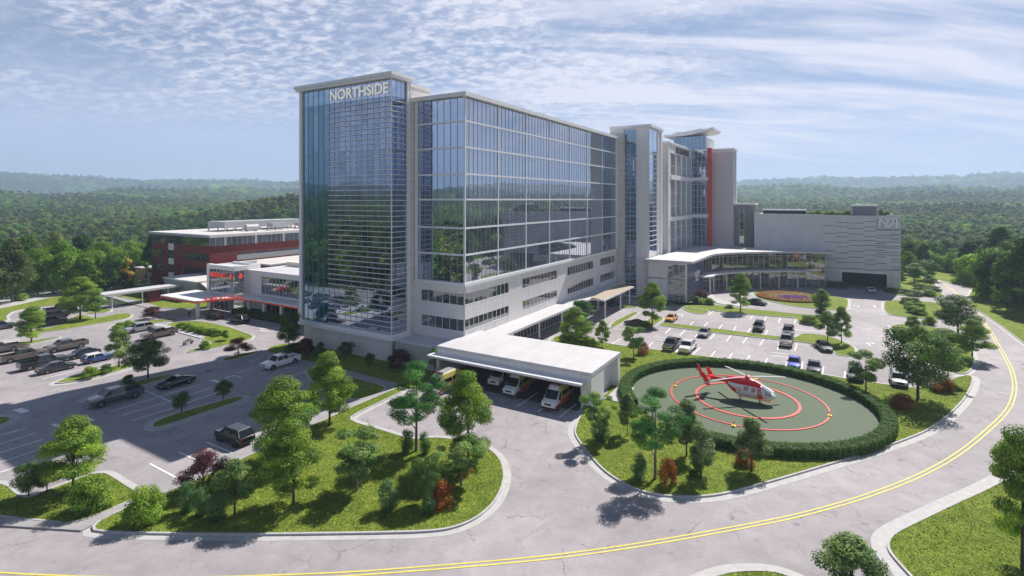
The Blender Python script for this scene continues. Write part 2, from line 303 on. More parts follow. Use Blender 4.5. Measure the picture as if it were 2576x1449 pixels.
FLOORG = mat('forest_floor', (0.035, 0.055, 0.018), 0.95, 0.4, 0.02)
DARK = mat('dark_interior', (0.02, 0.02, 0.024), 0.8)
GREYW = mat('grey_render', (0.24, 0.23, 0.25), 0.7, 0.05, 0.3)
RED = mat('red_brick_render', (0.17, 0.022, 0.016), 0.75, 0.10, 0.6)
REDP = mat('red_metal_panel', (0.62, 0.05, 0.04), 0.5)
REDB = mat('red_paint', (0.80, 0.03, 0.025), 0.35, coat=0.4)
SIGNR = mat('red_letters', (0.90, 0.10, 0.06), 0.5); SIGNL = mat('red_letters_added_glow', (1.0, 0.10, 0.055), 0.5, emit=0.18)  # slight glow added to brighten the red letters and crosses
SIDW = siding_mat('white_siding', (0.74, 0.72, 0.73), 0.30, 2, 0.10)
SIDV = siding_mat('beige_panels', (0.64, 0.61, 0.585), 2.4, 2, 0.10, 0.10)
GARM = siding_mat('grey_slatted_panels', (0.66, 0.665, 0.69), 0.34, 2, 0.28, 0.10)
MUL = mat('blue_grey_mullion', (.26, .29, .34), .4)
GL_T = glass_mat('tower_glass', (0.035, 0.055, 0.09), (0.045, 0.07, 0.115), (0.74, 0.84, 1.0), 0.58)
GL_B = glass_mat('teal_glass', (0.03, 0.12, 0.19), (0.035, 0.14, 0.22), (0.60, 0.82, 0.97), 0.45)
GL_W = glass_mat('ward_glass', (0.04, 0.05, 0.07), (0.15, 0.16, 0.185), (0.84, 0.89, 1.0), 0.46, (1.9, 1.9, 0.06))
GL_D = glass_mat('dark_window_glass', (0.03, 0.032, 0.036), (0.09, 0.09, 0.09), (0.80, 0.85, 0.9), 0.24)
GL_S = glass_mat('stair_glass', (0.02, 0.05, 0.10), (0.03, 0.14, 0.22), (0.7, 0.82, 0.97), 0.30, (0.4, 0.4, 0.35))
GL_E = glass_mat('entrance_glass', (0.05, 0.045, 0.035), (0.24, 0.19, 0.12), (0.85, 0.88, 0.9), 0.30, (0.35, 0.35, 0.5))

# ------------------------------------------------------------------ ground
def terr_h(x, y):
    D = np.hypot(x, y); a = np.arctan2(x, y)
    s = np.clip((D-420)/3600, 0, 1.2)
    h = 22*s-12*np.clip((D-190)/120, 0, 1)*np.clip((1100-D)/600, 0, 1)                   # the land drops away behind the trees
    for d0, w, amp, va, f1, f2, ph in ((900, 170, 0, 9, 11, 27, .4), (1450, 240, 9, 13, 8, 21, 1.9), (2300, 340, 30, 26, 7, 19, 4.1), (3650, 560, 112, 22, 9, 25, 2.6)):
        dk = d0*(1+.10*np.sin(a*5+ph*2)); A = amp+va*(.55*np.sin(a*f1+ph)+.3*np.sin(a*f2+ph*3)+.15*np.sin(a*f2*2.3+ph))
        h = h+np.maximum(A, 0)*np.exp(-((D-dk)/w)**2)
    h = h+30*np.exp(-((x+185)/110)**2-((y-560)/120)**2)                                # wooded ridge behind the red building
    return h
MEADOWS = ((1210, 1340, 260, 210), (-1150, 1800, 190, 130), (-820, 1560, 150, 110), (1500, 2100, 200, 90), (-1500, 2300, 160, 80))
def make_terrain():
    rr = np.concatenate([[0, 20, 60, 110, 150, 190], np.geomspace(215, 4500, 90)]); A = 220
    verts = [(0, 0, -0.05)]; faces = []
    an = np.linspace(-math.pi, math.pi, A, endpoint=False)
    for r in rr[1:]:
        x = r*np.sin(an); y = r*np.cos(an); h = terr_h(x, y)-0.05
        verts += list(zip(x.tolist(), y.tolist(), h.tolist()))
    for k in range(len(rr)-1):
        for i in range(A):
            j = (i+1) % A
            if k == 0: faces.append((0, 1+j, 1+i))
            else: b0 = 1+(k-1)*A; b1 = 1+k*A; faces.append((b0+i, b0+j, b1+j, b1+i))
    me = bpy.data.meshes.new('ground'); me.from_pydata(verts, [], faces); me.materials.append(FLOORG); me.materials.append(mat('far_meadow', (.20, .24, .08), .95, .15, .01))
    cen = np.array([np.mean([verts[i][:2] for i in f], axis=0) for f in faces]); mi = np.zeros(len(faces), int)
    for mx_, my_, ra, rb in MEADOWS: mi[((cen[:, 0]-mx_)/(ra+25))**2+((cen[:, 1]-my_)/(rb+25))**2 < 1] = 1
    me.polygons.foreach_set('material_index', mi.tolist())
    me.polygons.foreach_set('use_smooth', [True]*len(faces)); tag(link('ground', me), kind='structure')
make_terrain()
def P(pts): return [G(p[0], p[1])+tuple(p[2:]) for p in pts]
mb = MB()
mb.sheet([(-48, -45), (140, -45), (140, 50), (108, 95), (150, 150), (152, 200), (150, 240), (132, 330), (118, 330), (128, 240), (118, 200), (40, 200), (-20, 150), (-60, 130), (-110, 131), (-150, 131), (-135, 112), (-88, 70), (-58, 40), (-48, 20)], 0.0)
tag(mb.build('asphalt', ASPH), kind='structure')
def chaikin(poly, it=2):
    for _ in range(it):
        q = []; n = len(poly)
        for i in range(n):
            a = poly[i]; b = poly[(i+1) % n]; f = a[2] if len(a) > 2 else 1
            d = math.hypot(b[0]-a[0], b[1]-a[1]); t = min(0.25, 1.2/max(d, 0.01)) if _ == 0 else 0.25
            q.append((a[0]+(b[0]-a[0])*t, a[1]+(b[1]-a[1])*t, f)); q.append((a[0]+(b[0]-a[0])*(1-t), a[1]+(b[1]-a[1])*(1-t), 1 if f else 0.5))
        poly = [(p[0], p[1], 0 if p[2] == 0 else 1) for p in q]
    return poly
def offs(poly, d):
    n = len(poly); out = []
    for i in range(n):
        p0, p1, p2 = poly[i-1], poly[i], poly[(i+1) % n]
        def nr(a, b):
            L = math.hypot(b[0]-a[0], b[1]-a[1]) or 1e-6; return ((b[1]-a[1])/L, -(b[0]-a[0])/L)
        a = nr(p0, p1); b = nr(p1, p2); s = (a[0]+b[0], a[1]+b[1]); q = max(s[0]**2+s[1]**2, 0.9)
        out.append((p1[0]+s[0]*2*d/q, p1[1]+s[1]*2*d/q))
    return out
GRASS_POLYS = []
def lawn(pts, gut=0.5, world_pts=False, it=2, curb=0.18, z=0.12):
    poly = pts if world_pts else P(pts)
    poly = [tuple(p) if len(p) > 2 else (p[0], p[1], 1) for p in poly]
    ar = sum(poly[i][0]*poly[(i+1) % len(poly)][1]-poly[(i+1) % len(poly)][0]*poly[i][1] for i in range(len(poly)))
    if ar < 0:
        fl = [p[2] for p in poly]; n = len(poly)
        poly = [(poly[n-1-i][0], poly[n-1-i][1], fl[(n-2-i) % n]) for i in range(n)]
    poly = chaikin(poly, it)
    m = MB(); m.sheet(poly, z); tag(m.build('lawn', LAWN), kind='structure'); GRASS_POLYS.append([(p[0], p[1]) for p in poly])
    if gut:
        o1 = offs(poly, curb); o2 = offs(poly, curb+gut); k = MB(); n = len(poly)
        for i in range(n):
            if poly[i][2] == 0: continue
            j = (i+1) % n; a, b = poly[i], poly[j]
            k.quad((a[0], a[1], .155), (o1[i][0], o1[i][1], .155), (o1[j][0], o1[j][1], .155), (b[0], b[1], .155))
            k.quad((o1[i][0], o1[i][1], .155), (o1[i][0], o1[i][1], .01), (o1[j][0], o1[j][1], .01), (o1[j][0], o1[j][1], .155))
            k.quad((b[0], b[1], .155), (b[0], b[1], .10), (a[0], a[1], .10), (a[0], a[1], .155))
            k.quad((o1[i][0], o1[i][1], .016), (o2[i][0], o2[i][1], .012), (o2[j][0], o2[j][1], .012), (o1[j][0], o1[j][1], .016))
        if k.f: tag(k.build('kerb', KERB), kind='structure')
def pave(pts, matl, z=0.126, name='pavement', world_pts=False):
    m = MB(); poly = pts if world_pts else P(pts); m.prism([(p[0], p[1]) for p in poly], 0.005, z); return tag(m.build(name, matl), kind='structure')
# front lawns along the road
lawn([(205, 1338, 0), (330, 1275, 0), (400, 1246, 0), (462, 1226, 0), (560, 1180, 0), (625, 1150, 0), (831, 1052, 0), (920, 1012, 0), (1006, 975, 0), (1016, 984), (985, 999), (862, 1056.5), (964, 1086), (1019, 1104), (1048, 1108), (1106, 1102), (1194, 1118), (1226, 1129), (1254, 1154), (1265, 1182), (1265, 1216), (1244, 1262), (1206, 1299), (1156, 1324), (1094, 1337), (944, 1341), (644, 1345), (430, 1343)], gut=0.62)
lawn([(-160, 1235), (0, 1212), (50, 1256), (75, 1256), (95, 1247), (160, 1222), (190, 1211), (225, 1197), (250, 1194), (265, 1194), (283, 1204), (318, 1227), (350, 1246, 0), (332, 1260, 0), (192, 1319, 0), (135, 1314, 0), (0, 1299, 0), (-160, 1290, 0)], gut=0.55)
pave([(-160, 1290), (0, 1299), (135, 1314), (192, 1319), (332, 1260), (352, 1246), (450, 1203), (555, 1154), (640, 1118), (820, 1040), (985, 977), (1006, 975), (920, 1012), (831, 1052), (625, 1150), (462, 1226), (330, 1275), (205, 1338), (0, 1325), (-160, 1315)], WALK)
pave([(644, 878), (668, 885), (760, 907), (880, 935), (1004, 968), (985, 979), (880, 950), (765, 926), (680, 905), (650, 897)], WALK)
# ground around the tower base
lawn([(668, 884), (690, 868, 0), (762, 862, 0), (1000, 905, 0), (1100, 925, 0), (1100, 960, 0), (1040, 982, 0), (1004, 967, 0), (880, 934, 0), (760, 906, 0)], gut=0)
lawn([(765, 927, 0), (884, 951, 0), (982, 978, 0), (904, 1010), (860, 1000), (800, 978)], gut=0.3)
# heliport lawn
lawn([(1448, 1087), (1452, 1099), (1463, 1117), (1488, 1149), (1520, 1184), (1563, 1214), (1613, 1237), (1663, 1247), (1713, 1250), (1763, 1250), (1813, 1244), (1863, 1232), (1932, 1213), (2032, 1184), (2122, 1157), (2247, 1117), (2327, 1086), (2382, 1047), (2420, 1009), (2440, 975), (2447, 950), (2430, 945, 0), (2380, 962), (2315, 981), (2182, 963), (2072, 945), (1932, 918), (1738, 894), (1638, 880), (1533, 867), (1470, 851), (1410, 843), (1385, 855, 0), (1540, 985, 0), (1480, 1020), (1455, 1060)], gut=0.75)
# south-east lawns and the verge across the road
lawn([(2482, 1237), (2407, 1270.5), (2322, 1312), (2269.5, 1337), (2242, 1357), (2237, 1374), (2242, 1392), (2264.5, 1419), (2292, 1449), (2340, 1500), (2420, 1620, 0), (3600, 1620, 0), (3400, 1160, 0), (2560, 1195)], gut=1.0)
lawn([(44.5, 46.8), (54.5, 51.8), (66.5, 58.5), (77, 68.5), (83, 80), (91.6, 94.6), (101, 110), (111, 128), (122, 142), (133, 153.5), (138, 170), (139, 185), (134.5, 205), (130, 235, 0), (143, 240, 0), (151, 205, 0), (153, 175, 0), (147, 152, 0), (135, 134, 0), (118, 115, 0), (103, 88, 0), (96, 66, 0), (110, 50, 0)], gut=0.5, world_pts=True)
lawn([(1813, 1450), (1863, 1441.5), (1932, 1441.5), (1975, 1450), (2040, 1480), (1960, 1560), (1820, 1560), (1740, 1480)], gut=0.8)
# left car park islands
lawn([(-200, 850), (0, 812), (20, 807), (14, 797), (30, 785), (62, 778), (107, 772), (172, 765), (215, 759), (262, 754, 0), (255, 742, 0), (140, 746, 0), (42, 769, 0), (-200, 800, 0)], gut=0.4)
lawn([(40, 843), (60, 836), (110, 829), (141, 822), (180, 802), (197, 792), (215, 795), (240, 803), (297, 790), (325, 789), (331, 796), (318, 803), (210, 822), (150, 832), (60, 842)], gut=0.35)
lawn([(212, 791), (240, 789), (270, 786), (281, 782), (272, 777), (258, 776), (235, 782)], gut=0.35)
lawn([(-60, 878), (75, 860), (146, 849), (150, 851), (75, 867), (-60, 890)], gut=0.45)
lawn([(141, 962), (210, 942), (287, 922), (350, 912.5), (355, 917), (287, 938), (212, 957), (150, 966)], gut=0.8)
lawn([(215, 1004), (300, 980), (350, 959), (435, 942), (440, 946), (370, 967), (300, 988), (222, 1007)], gut=0.8)
lawn([(382, 1072), (400, 1057), (500, 1026), (600, 999), (611, 1002), (605, 1010), (500, 1044), (412, 1074), (390, 1077)], gut=0.75)
lawn([(-80, 1050), (0, 1051), (22, 1052), (27, 1058), (0, 1072), (-80, 1090)], gut=0.8)
lawn([(560, 906), (590, 896), (644, 884), (650, 888), (600, 902), (566, 910)], gut=0.6)
lawn([(412, 817), (470, 808), (515, 811), (575, 824), (632, 844), (636, 849), (625, 857), (550, 874), (475, 888), (469, 884), (542, 867), (508, 854, 0), (520, 848, 0)], gut=0.4)
lawn([(275, 826), (300, 812), (337, 811), (437, 802), (450, 806), (400, 812), (330, 820), (285, 830)], gut=0.4)
lawn([(262, 740, 0), (330, 752), (380, 768), (405, 776), (492, 777, 0), (545, 768, 0), (540, 735, 0), (440, 718, 0), (300, 728, 0)], gut=0.35)
pave([(372, 817), (402, 815), (520, 847), (507, 853)], PAVEL)
pave([(255, 742), (283, 744), (380, 766), (410, 776), (395, 779), (350, 771)], WALK)
pave([(-120, 800), (42, 769), (140, 746), (200, 733), (130, 727), (30, 744), (-120, 775)], PAVEL)
pave([(532, 771), (632, 796), (760, 825), (760, 806), (640, 778), (560, 762)], PAVEL)
# right car park islands
lawn([(1668, 757, 0), (1728, 764, 0), (1745, 761), (1800, 768), (1850, 775), (1932, 783), (2015, 792), (2080, 797), (2098, 806), (2060, 821), (2008, 813), (2005, 800), (1932, 796), (1863, 789), (1788, 782), (1745, 776), (1700, 768)], gut=0.35)
lawn([(1894, 736), (1905, 750), (1932, 758), (1995, 771), (2082, 781), (2131, 779), (2134, 753), (2095, 746), (2040, 738), (1980, 730), (1920, 729)], gut=0.5)
lawn([(2225, 760), (2242, 756), (2332, 760), (2395, 768), (2425, 785), (2400, 806), (2322, 802), (2245, 795), (2229, 786), (2224, 775)], gut=0.5)
lawn([(2244, 819), (2290, 816), (2360, 826), (2410, 840), (2440, 865), (2447, 900), (2446, 925), (2425, 945, 0), (2380, 930), (2335, 898), (2300, 870), (2262, 846), (2246, 836), (2241, 826)], gut=0.5)
lawn([(1660, 814), (1672, 813), (1800, 828), (1932, 845), (1965, 849), (2005, 852), (2014, 839), (2072, 844), (2107, 855), (2145, 872), (2152, 885), (2147, 897), (2107, 895), (2097, 884), (2060, 868), (2010, 860), (1932, 853), (1800, 838), (1663, 820)], gut=0.35)
lawn([(1620, 815), (1640, 797), (1663, 797), (1670, 802), (1645, 820), (1625, 824)], gut=0.3)
lawn([(1710, 774), (1750, 775), (1784, 783), (1778, 790), (1745, 790)], gut=0.25)
lawn([(1533, 827), (1545, 810), (1595, 786), (1606, 788), (1545, 824)], gut=0.3)
lawn([(1553, 774), (1570, 767), (1603, 766), (1606, 774), (1563, 776)], gut=0.3)
lawn([(2214, 730), (2223, 736), (2240, 741), (2300, 747), (2376, 748), (2371, 743), (2355, 721), (2346, 708), (2335, 692), (2295, 680, 0), (2270, 682, 0), (2262, 725, 0)], gut=0.4)
lawn([(1650, 757, 0), (1660, 765, 0), (1700, 770), (1760, 768), (1800, 772), (1790, 762), (1775, 745, 0), (1728, 757, 0), (1700, 759, 0)], gut=0.0)
pave([(1775, 742), (1790, 738), (1800, 750), (1840, 762), (1880, 769), (1860, 772), (1815, 766), (1790, 760)], PAVEL)
# road markings
def paintline(m, a, b, w, z=0.022):
    ax, ay = a; bx, by = b; L = math.hypot(bx-ax, by-ay) or 1; nx, ny = (by-ay)/L*w/2, -(bx-ax)/L*w/2
    m.quad((ax-nx, ay-ny, z), (ax+nx, ay+ny, z), (bx+nx, by+ny, z), (bx-nx, by-ny, z))
m = MB()
def T(c, r, x, y): return G(c*644+x/4, 362.25*r+y/4)
segs = [((0, 2, 1115, 1242), (0, 2, 1640, 1085)), ((0, 2, 1225, 1283), (0, 2, 1750, 1130)), ((0, 2, 1325, 1337), (0, 2, 1830, 1180)), ((0, 2, 975, 1205), (0, 2, 1600, 1035)), ((0, 2, 1600, 1095), (0, 2, 2015, 970)), ((0, 2, 1760, 1125), (0, 2, 2118, 1008)), ((0, 2, 1870, 1160), (0, 2, 2200, 1050)),
        ((0, 2, 355, 885), (0, 2, 900, 760)), ((0, 2, 425, 918), (0, 2, 1150, 740)), ((0, 2, 290, 855), (0, 2, 760, 745)), ((0, 2, 200, 770), (0, 2, 700, 660)),
        ((0, 2, 60, 1480), (0, 2, 275, 1402)), ((0, 3, 0, 30), (0, 3, 180, -20)), ((0, 3, 0, 120), (0, 3, 360, 12)), ((0, 3, 0, 210), (0, 3, 430, 75)), ((0, 3, 0, 305), (0, 3, 470, 155)), ((0, 3, 0, 408), (0, 3, 430, 262)),
        ((0, 3, 2070, 100), (0, 3, 2340, 212)), ((0, 3, 1800, 205), (0, 3, 2040, 310)), ((0, 3, 1510, 320), (0, 3, 1780, 465)),
        ((1, 2, -70, 745), (1, 2, 90, 690)), ((1, 2, -170, 710), (1, 2, 20, 650)), ((1, 2, 40, 860), (1, 2, 430, 790)), ((1, 2, 370, 880), (1, 2, 500, 835)), ((1, 2, -200, 860), (1, 2, 0, 800)),
        ((2, 2, 45, 1200), (2, 2, 260, 1052)), ((2, 2, 260, 1247), (2, 2, 420, 1130)), ((2, 2, 480, 1300), (2, 2, 650, 1165)), ((1, 2, 1930, 975), (1, 2, 2120, 880)),
        ((2, 2, 1790, 377), (2, 2, 1830, 338)), ((2, 2, 1935, 385), (2, 2, 1972, 348)), ((2, 2, 2078, 418), (2, 2, 2118, 365)), ((2, 2, 2222, 438), (2, 2, 2256, 387)), ((2, 2, 2365, 455), (2, 2, 2400, 405)),
        ((2, 2, 1540, 457), (2, 2, 1600, 403)), ((2, 2, 1688, 477), (2, 2, 1742, 424)), ((2, 2, 1840, 495), (2, 2, 1880, 450)), ((2, 2, 1993, 517), (2, 2, 2040, 460)), ((2, 2, 2155, 537), (2, 2, 2202, 478)), ((2, 2, 2320, 557), (2, 2, 2367, 498)), ((2, 2, 2492, 578), (2, 2, 2535, 515)),
        ((2, 2, 1372, 590), (2, 2, 1422, 542)), ((2, 2, 1635, 660), (2, 2, 1690, 600)), ((2, 2, 1803, 682), (2, 2, 1892, 602)), ((2, 2, 1998, 697), (2, 2, 2042, 638)), ((2, 2, 2180, 710), (2, 2, 2216, 654)), ((2, 2, 2362, 728), (2, 2, 2392, 680)), ((2, 2, 2545, 757), (2, 2, 2572, 710)),
        ((2, 2, 1975, 272), (2, 2, 2027, 236)), ((2, 2, 2110, 290), (2, 2, 2150, 255)), ((2, 2, 2255, 306), (2, 2, 2284, 264)), ((2, 2, 2393, 317), (2, 2, 2422, 278)), ((2, 2, 2532, 332), (2, 2, 2562, 290)), ((3, 2, 104, 350), (3, 2, 126, 303)), ((3, 2, 262, 355), (3, 2, 292, 305)), ((2, 2, 2545, 473), (2, 2, 2575, 425)),
        ((3, 2, 95, 625), (3, 2, 120, 540)), ((3, 2, 270, 628), (3, 2, 292, 560)), ((3, 2, 180, 800), (3, 2, 190, 740)), ((3, 2, 335, 830), (3, 2, 348, 740)), ((3, 2, 545, 880), (3, 2, 560, 790)), ((3, 2, 768, 910), (3, 2, 775, 840)),
        ((3, 2, 1640, 880), (3, 2, 1800, 900)), ((3, 2, 1600, 980), (3, 2, 1500, 905)), ((3, 2, 1300, 950), (3, 2, 1260, 880)),
        ((2, 2, 1000, 565), (2, 2, 1090, 515)), ((2, 2, 1420, 487), (2, 2, 1550, 505)), ((2, 2, 1440, 515), (2, 2, 1520, 527))]
for a, b in segs: paintline(m, T(*a), T(*b), 0.18)
paintline(m, G(363, 982), G(434, 1013), 0.15)
paintline(m, T(3, 2, 55, 648), T(3, 2, 190, 665), 0.2); paintline(m, T(3, 2, 50, 680), T(3, 2, 205, 700), 0.2); paintline(m, T(3, 2, 270, 420), T(3, 2, 450, 432), 0.25)
paintline(m, T(0, 3, 1430, 622), T(0, 3, 1800, 478), 0.32); paintline(m, T(0, 3, 1800, 478), T(0, 3, 2230, 275), 0.32); paintline(m, T(0, 3, 2230, 275), T(0, 3, 2560, 130), 0.32)
for i in range(5):                                   # crossing at the emergency entrance
    a = G(455+i*9, 801-i*0.4); b = G(500+i*6, 789+i*1.4); paintline(m, (a[0]+i*0.3, a[1]-i*0.5), (b[0]+i*0.3, b[1]-i*0.5), 0.45)
def arrow(cx, cy, ang, s=1.0, turn=0):
    c, sn = math.cos(ang), math.sin(ang)
    def t(x, y): return (cx+(x*c-y*sn)*s, cy+(x*sn+y*c)*s, 0.022)
    m.quad(t(-1.5, -.12), t(0.5, -.12), t(0.5, .12), t(-1.5, .12))
    if turn: m.quad(t(.26, 0), t(.5, 0), t(.5, turn*0.8), t(.26, turn*0.8)); m.add([t(0, turn*0.8), t(.76, turn*0.8), t(.38, turn*1.5)], [(0, 1, 2) if turn > 0 else (2, 1, 0)])
    else: m.add([t(.5, -.4), t(.5, .4), t(1.4, 0)], [(0, 2, 1)])
for c, r, x, y, a, tn in ((0, 2, 885, 1310, TH+math.pi/2, 1), (0, 2, 2370, 885, TH+math.pi/2, 1), (3, 2, 1000, 558, TH+.3, -1), (3, 2, 1165, 572, TH+math.pi, 1), (2, 2, 1720, 275, TH, 1), (3, 2, 910, 182, TH, 1), (3, 2, 1072, 186, TH, 0)):
    g = T(c, r, x, y); arrow(g[0], g[1], a, 1.0, tn)
for c, r, x, y, w in ((0, 2, 215, 1235, .9), (0, 2, 2180, 940, .5), (0, 2, 580, 1390, .4), (1, 2, 70, 408, .3), (1, 2, 80, 432, .3)):
    g = T(c, r, x, y); paintline(m, (g[0]-1.0, g[1]+.5), (g[0]+1.0, g[1]-.5), w)
for a, b in (((0, 535), (205, 518)), ((0, 550), (205, 535))): paintline(m, T(0, 2, *a), T(0, 2, *b), .3)
tag(m.build('parking_markings', PAINT), kind='structure')
cl = [(2325, 680), (2350.5, 697.5), (2420.5, 748.7), (2479.5, 817), (2514.5, 874.5), (2539.5, 919.5), (2551, 957), (2550, 994.5), (2532, 1034.5), (2482, 1084.5), (2407, 1144), (2307, 1199), (2182, 1247), (2057, 1284), (1932, 1313), (1663, 1362), (1463, 1392), (1288, 1411.5), (1019, 1434), (819, 1447), (500, 1457), (250, 1456), (95, 1451), (0, 1446), (-200, 1432)]
pts = [Vector((*G(*p), 0)) for p in cl]
dense = []
for i in range(len(pts)-1):
    p0 = pts[max(i-1, 0)]; p1 = pts[i]; p2 = pts[i+1]; p3 = pts[min(i+2, len(pts)-1)]
    for k in range(10):
        t = k/10; dense.append(0.5*((2*p1)+(p2-p0)*t+(2*p0-5*p1+4*p2-p3)*t*t+(3*p1-p0-3*p2+p3)*t**3))
ym = MB()
for off in (-0.19, 0.19):
    prev = None
    for i in range(len(dense)-1):
        d = (dense[i+1]-dense[i]).normalized(); n = Vector((d.y, -d.x, 0)); a = dense[i]+n*(off-0.07); b = dense[i]+n*(off+0.07)
        if prev: ym.quad((prev[0].x, prev[0].y, .021), (a.x, a.y, .021), (b.x, b.y, .021), (prev[1].x, prev[1].y, .021))
        prev = (a, b)
tag(ym.build('yellow_centre_lines', YPAINT), kind='structure')

# ------------------------------------------------------------------ building helpers
def facade(gl, fr, a, b, z0, z1, cols, rows, mw=0.06, md=0.09, hw=0.08, hd=0.11, gi=0.0, tilt=0.0, gm=0, fm=0):
    """glass sheet a->b between z0 and z1 (outward = right of a->b) with mullions at column fractions and transoms at heights"""
    L = math.hypot(b[0]-a[0], b[1]-a[1]); dx, dy = (b[0]-a[0])/L, (b[1]-a[1])/L; nx, ny = dy, -dx
    cs = [i*L/cols for i in range(cols+1)] if isinstance(cols, int) else cols
    rs = [z0]+list(rows)+[z1]
    for i in range(len(cs)-1):
        for j in range(len(rs)-1):
            o = [gi+random.uniform(-tilt, tilt) for _ in range(3)]; o.append(o[0]+o[2]-o[1])
            q = []
            for (c, z), k in (((cs[i], rs[j]), 0), ((cs[i+1], rs[j]), 1), ((cs[i+1], rs[j+1]), 2), ((cs[i], rs[j+1]), 3)):
                q.append((a[0]+dx*c+nx*o[k], a[1]+dy*c+ny*o[k], z))
            gl.quad(*q, mi=gm)
    if fr is not None:
        if mw:
            for c in cs: fr.slab((a[0]+dx*(c-mw/2), a[1]+dy*(c-mw/2)), (a[0]+dx*(c+mw/2), a[1]+dy*(c+mw/2)), gi-.02, gi+md, z0, z1, fm)
        if hw:
            for z in rows: fr.slab(a, b, gi-.02, gi+hd, z-hw/2, z+hw/2, fm)
def rect(u0, u1, v0, v1): return [(u0, v0), (u1, v0), (u1, v1), (u0, v1)]
def bld(name, label, cat, u, v, group=None):
    x, y = W(u, v); return thing(name, label, cat, (x, y, 0), TH, group)
def text_part(name, txt, size, ext, matl, parent, loc, rot, offset=0.0, align='LEFT', sx=1.0):
    c = bpy.data.curves.new(name, 'FONT'); c.body = txt; c.size = size; c.extrude = ext; c.offset = offset; c.align_x = align
    o = bpy.data.objects.new(name+'_curve', c); COL.objects.link(o)
    dg = bpy.context.evaluated_depsgraph_get(); me = bpy.data.meshes.new_from_object(o.evaluated_get(dg)); bpy.data.objects.remove(o); bpy.data.curves.remove(c)
    me.materials.clear(); me.materials.append(matl); r = link(name, me, parent); r.location = loc; r.rotation_euler = rot; r.scale = (sx, 1, 1); return r
FRONT = (R(90), 0, R(-90))      # lettering on faces that look towards -u
SIDE = (R(90), 0, 0)            # lettering on faces that look towards -v

# ---- glass tower with the sign
t = bld('glass_tower', 'tall blue glass tower with NORTHSIDE lettering across its top', 'tower', 0, 0)
b = MB(); b.box(0.3, 18, .25, 21.4, 0.0, 3.7); b.build('base_wall', CONCB, t)
b = MB(); b.box(0.12, 9.0, .12, 21.35, 4.6, 45.15); b.build('wall', DARK, t)
g = MB(); f = MB()
zr = [42.4]; zz = 42.4
facade(g, f, (0, 14.4), (0, 0), 4.6, 45.2, 11, [42.4, 38.3, 34.2, 30.0, 25.9, 21.6, 17.4, 13.1, 8.9], 0.025, 0.04, 0.05, 0.05)
facade(g, f, (0, 21.3), (0, 14.4), 4.6, 45.2, 5, [42.4, 34.4, 26.0, 17.6, 9.4], 0.045, 0.06, 0.04, 0.04, gm=1)
facade(g, f, (0, 0), (3.35, 0), 4.6, 45.2, 3, [42.4, 38.3, 34.2, 30.0, 25.9, 21.6, 17.4, 13.1, 8.9], 0.025, 0.04, 0.05, 0.05)
g.build('glazing', [GL_T, GL_B], t); f.build('mullions', MUL, t)
b = MB()
for z0, z1 in [(z, z+4.2) for z in (38.2, 34.0, 29.8, 25.7, 21.5, 17.3, 13.1, 8.9, 4.7)]:
    for k in range(5):
        z = z0+0.12+k*0.84
        b.slab((0, 14.5), (0, -0.2), .08, .24, z, z+.085); b.slab((-0.2, 0), (3.35, 0), .08, .24, z, z+.085)
b.build('sunshade_louvres', mat('white_louvre', (.86, .86, .87), .4), t)
b = MB()
b.slab((0, 21.9), (0, 21.25), -.6, .35, 4.6, 45.2); b.slab((3.35, 0), (3.95, 0), -.6, .35, 4.6, 45.2); b.slab((0, .0), (0, -.09), -.09, .1, 4.6, 45.2)
b.prism([(-.35, -.35), (3.95, -.35), (3.95, .1), (.1, .1), (.1, 21.9), (-.35, 21.9)], 4.15, 4.60)
b.prism([(-.6, -.6), (4.1, -.6), (4.1, .3), (.3, .3), (.3, 22.1), (-.6, 22.1)], 3.7, 4.15)
b.build('frame', ALU, t)
b = MB(); b.prism(rect(-.75, 4.3, -.75, 22.4), 45.2, 45.6); b.prism(rect(-.95, 4.5, -.95, 22.6), 45.6, 46.1); b.build('roof', WHITE, t)
b = MB(); b.box(3.95, 9.1, -.4, 20, 0, 44.6); b.box(3.9, 9.2, -.5, 20.1, 44.6, 45.1); b.build('service_core', SIDV, t)
text_part('sign_letters', 'NORTHSIDE', 2.35, 0.03, mat('cream_letters', (0.88, 0.87, 0.82), 0.5, emit=0.22), t, (-.16, 14.2, 43.0), FRONT, 0.055, sx=1.06)  # faint emission added so the letters stand out on the shaded front

# ---- ward block
u0, v0 = 5.0, -10.6
t = bld('ward_block', 'long glass ward block with white floor bands and narrow strip windows below', 'hospital building', u0, v0)
b = MB(u0, v0); b.box(5.25, 73.9, -10.3, 12, 0, 4.3); b.box(5.12, 74, -10.5, 12, 4.3, 42.1, 0)
b.build('wall_core', SIDW, t)
wins = [(5.0, 18.4), (23.3, 37.9), (43, 57.7), (62.2, 72.5)]
LZ = [4.2, 5.36, 7.14, 9.45, 11.24, 12.6]
b = MB(u0, v0)
for z_a, z_b in ((4.2, 5.36), (7.14, 9.45), (11.24, 12.6)): b.slab((5, -10.6), (74, -10.6), -.12, 0, z_a, z_b); 
for z_a, z_b in ((5.36, 7.14), (9.45, 11.24)):
    e = [18.4, 23.3, 37.9, 43, 57.7, 62.2, 72.5, 74]
    for k in range(0, 8, 2): b.slab((e[k], -10.6), (e[k+1], -10.6), -.12, 0, z_a, z_b)
b.build('facade_wall', CONC, t)
b = MB(u0, v0)
for z_a, z_b in ((3.6, 5.36), (7.14, 9.45), (11.24, 12.6)): b.slab((5, -.4), (5, -10.6), -.12, 0, z_a, z_b)
for z_a, z_b in ((5.36, 7.14), (9.45, 11.24)): b.slab((5, -.4), (5, -1.85), -.12, 0, z_a, z_b)
b.build('end_wall', SIDW, t)
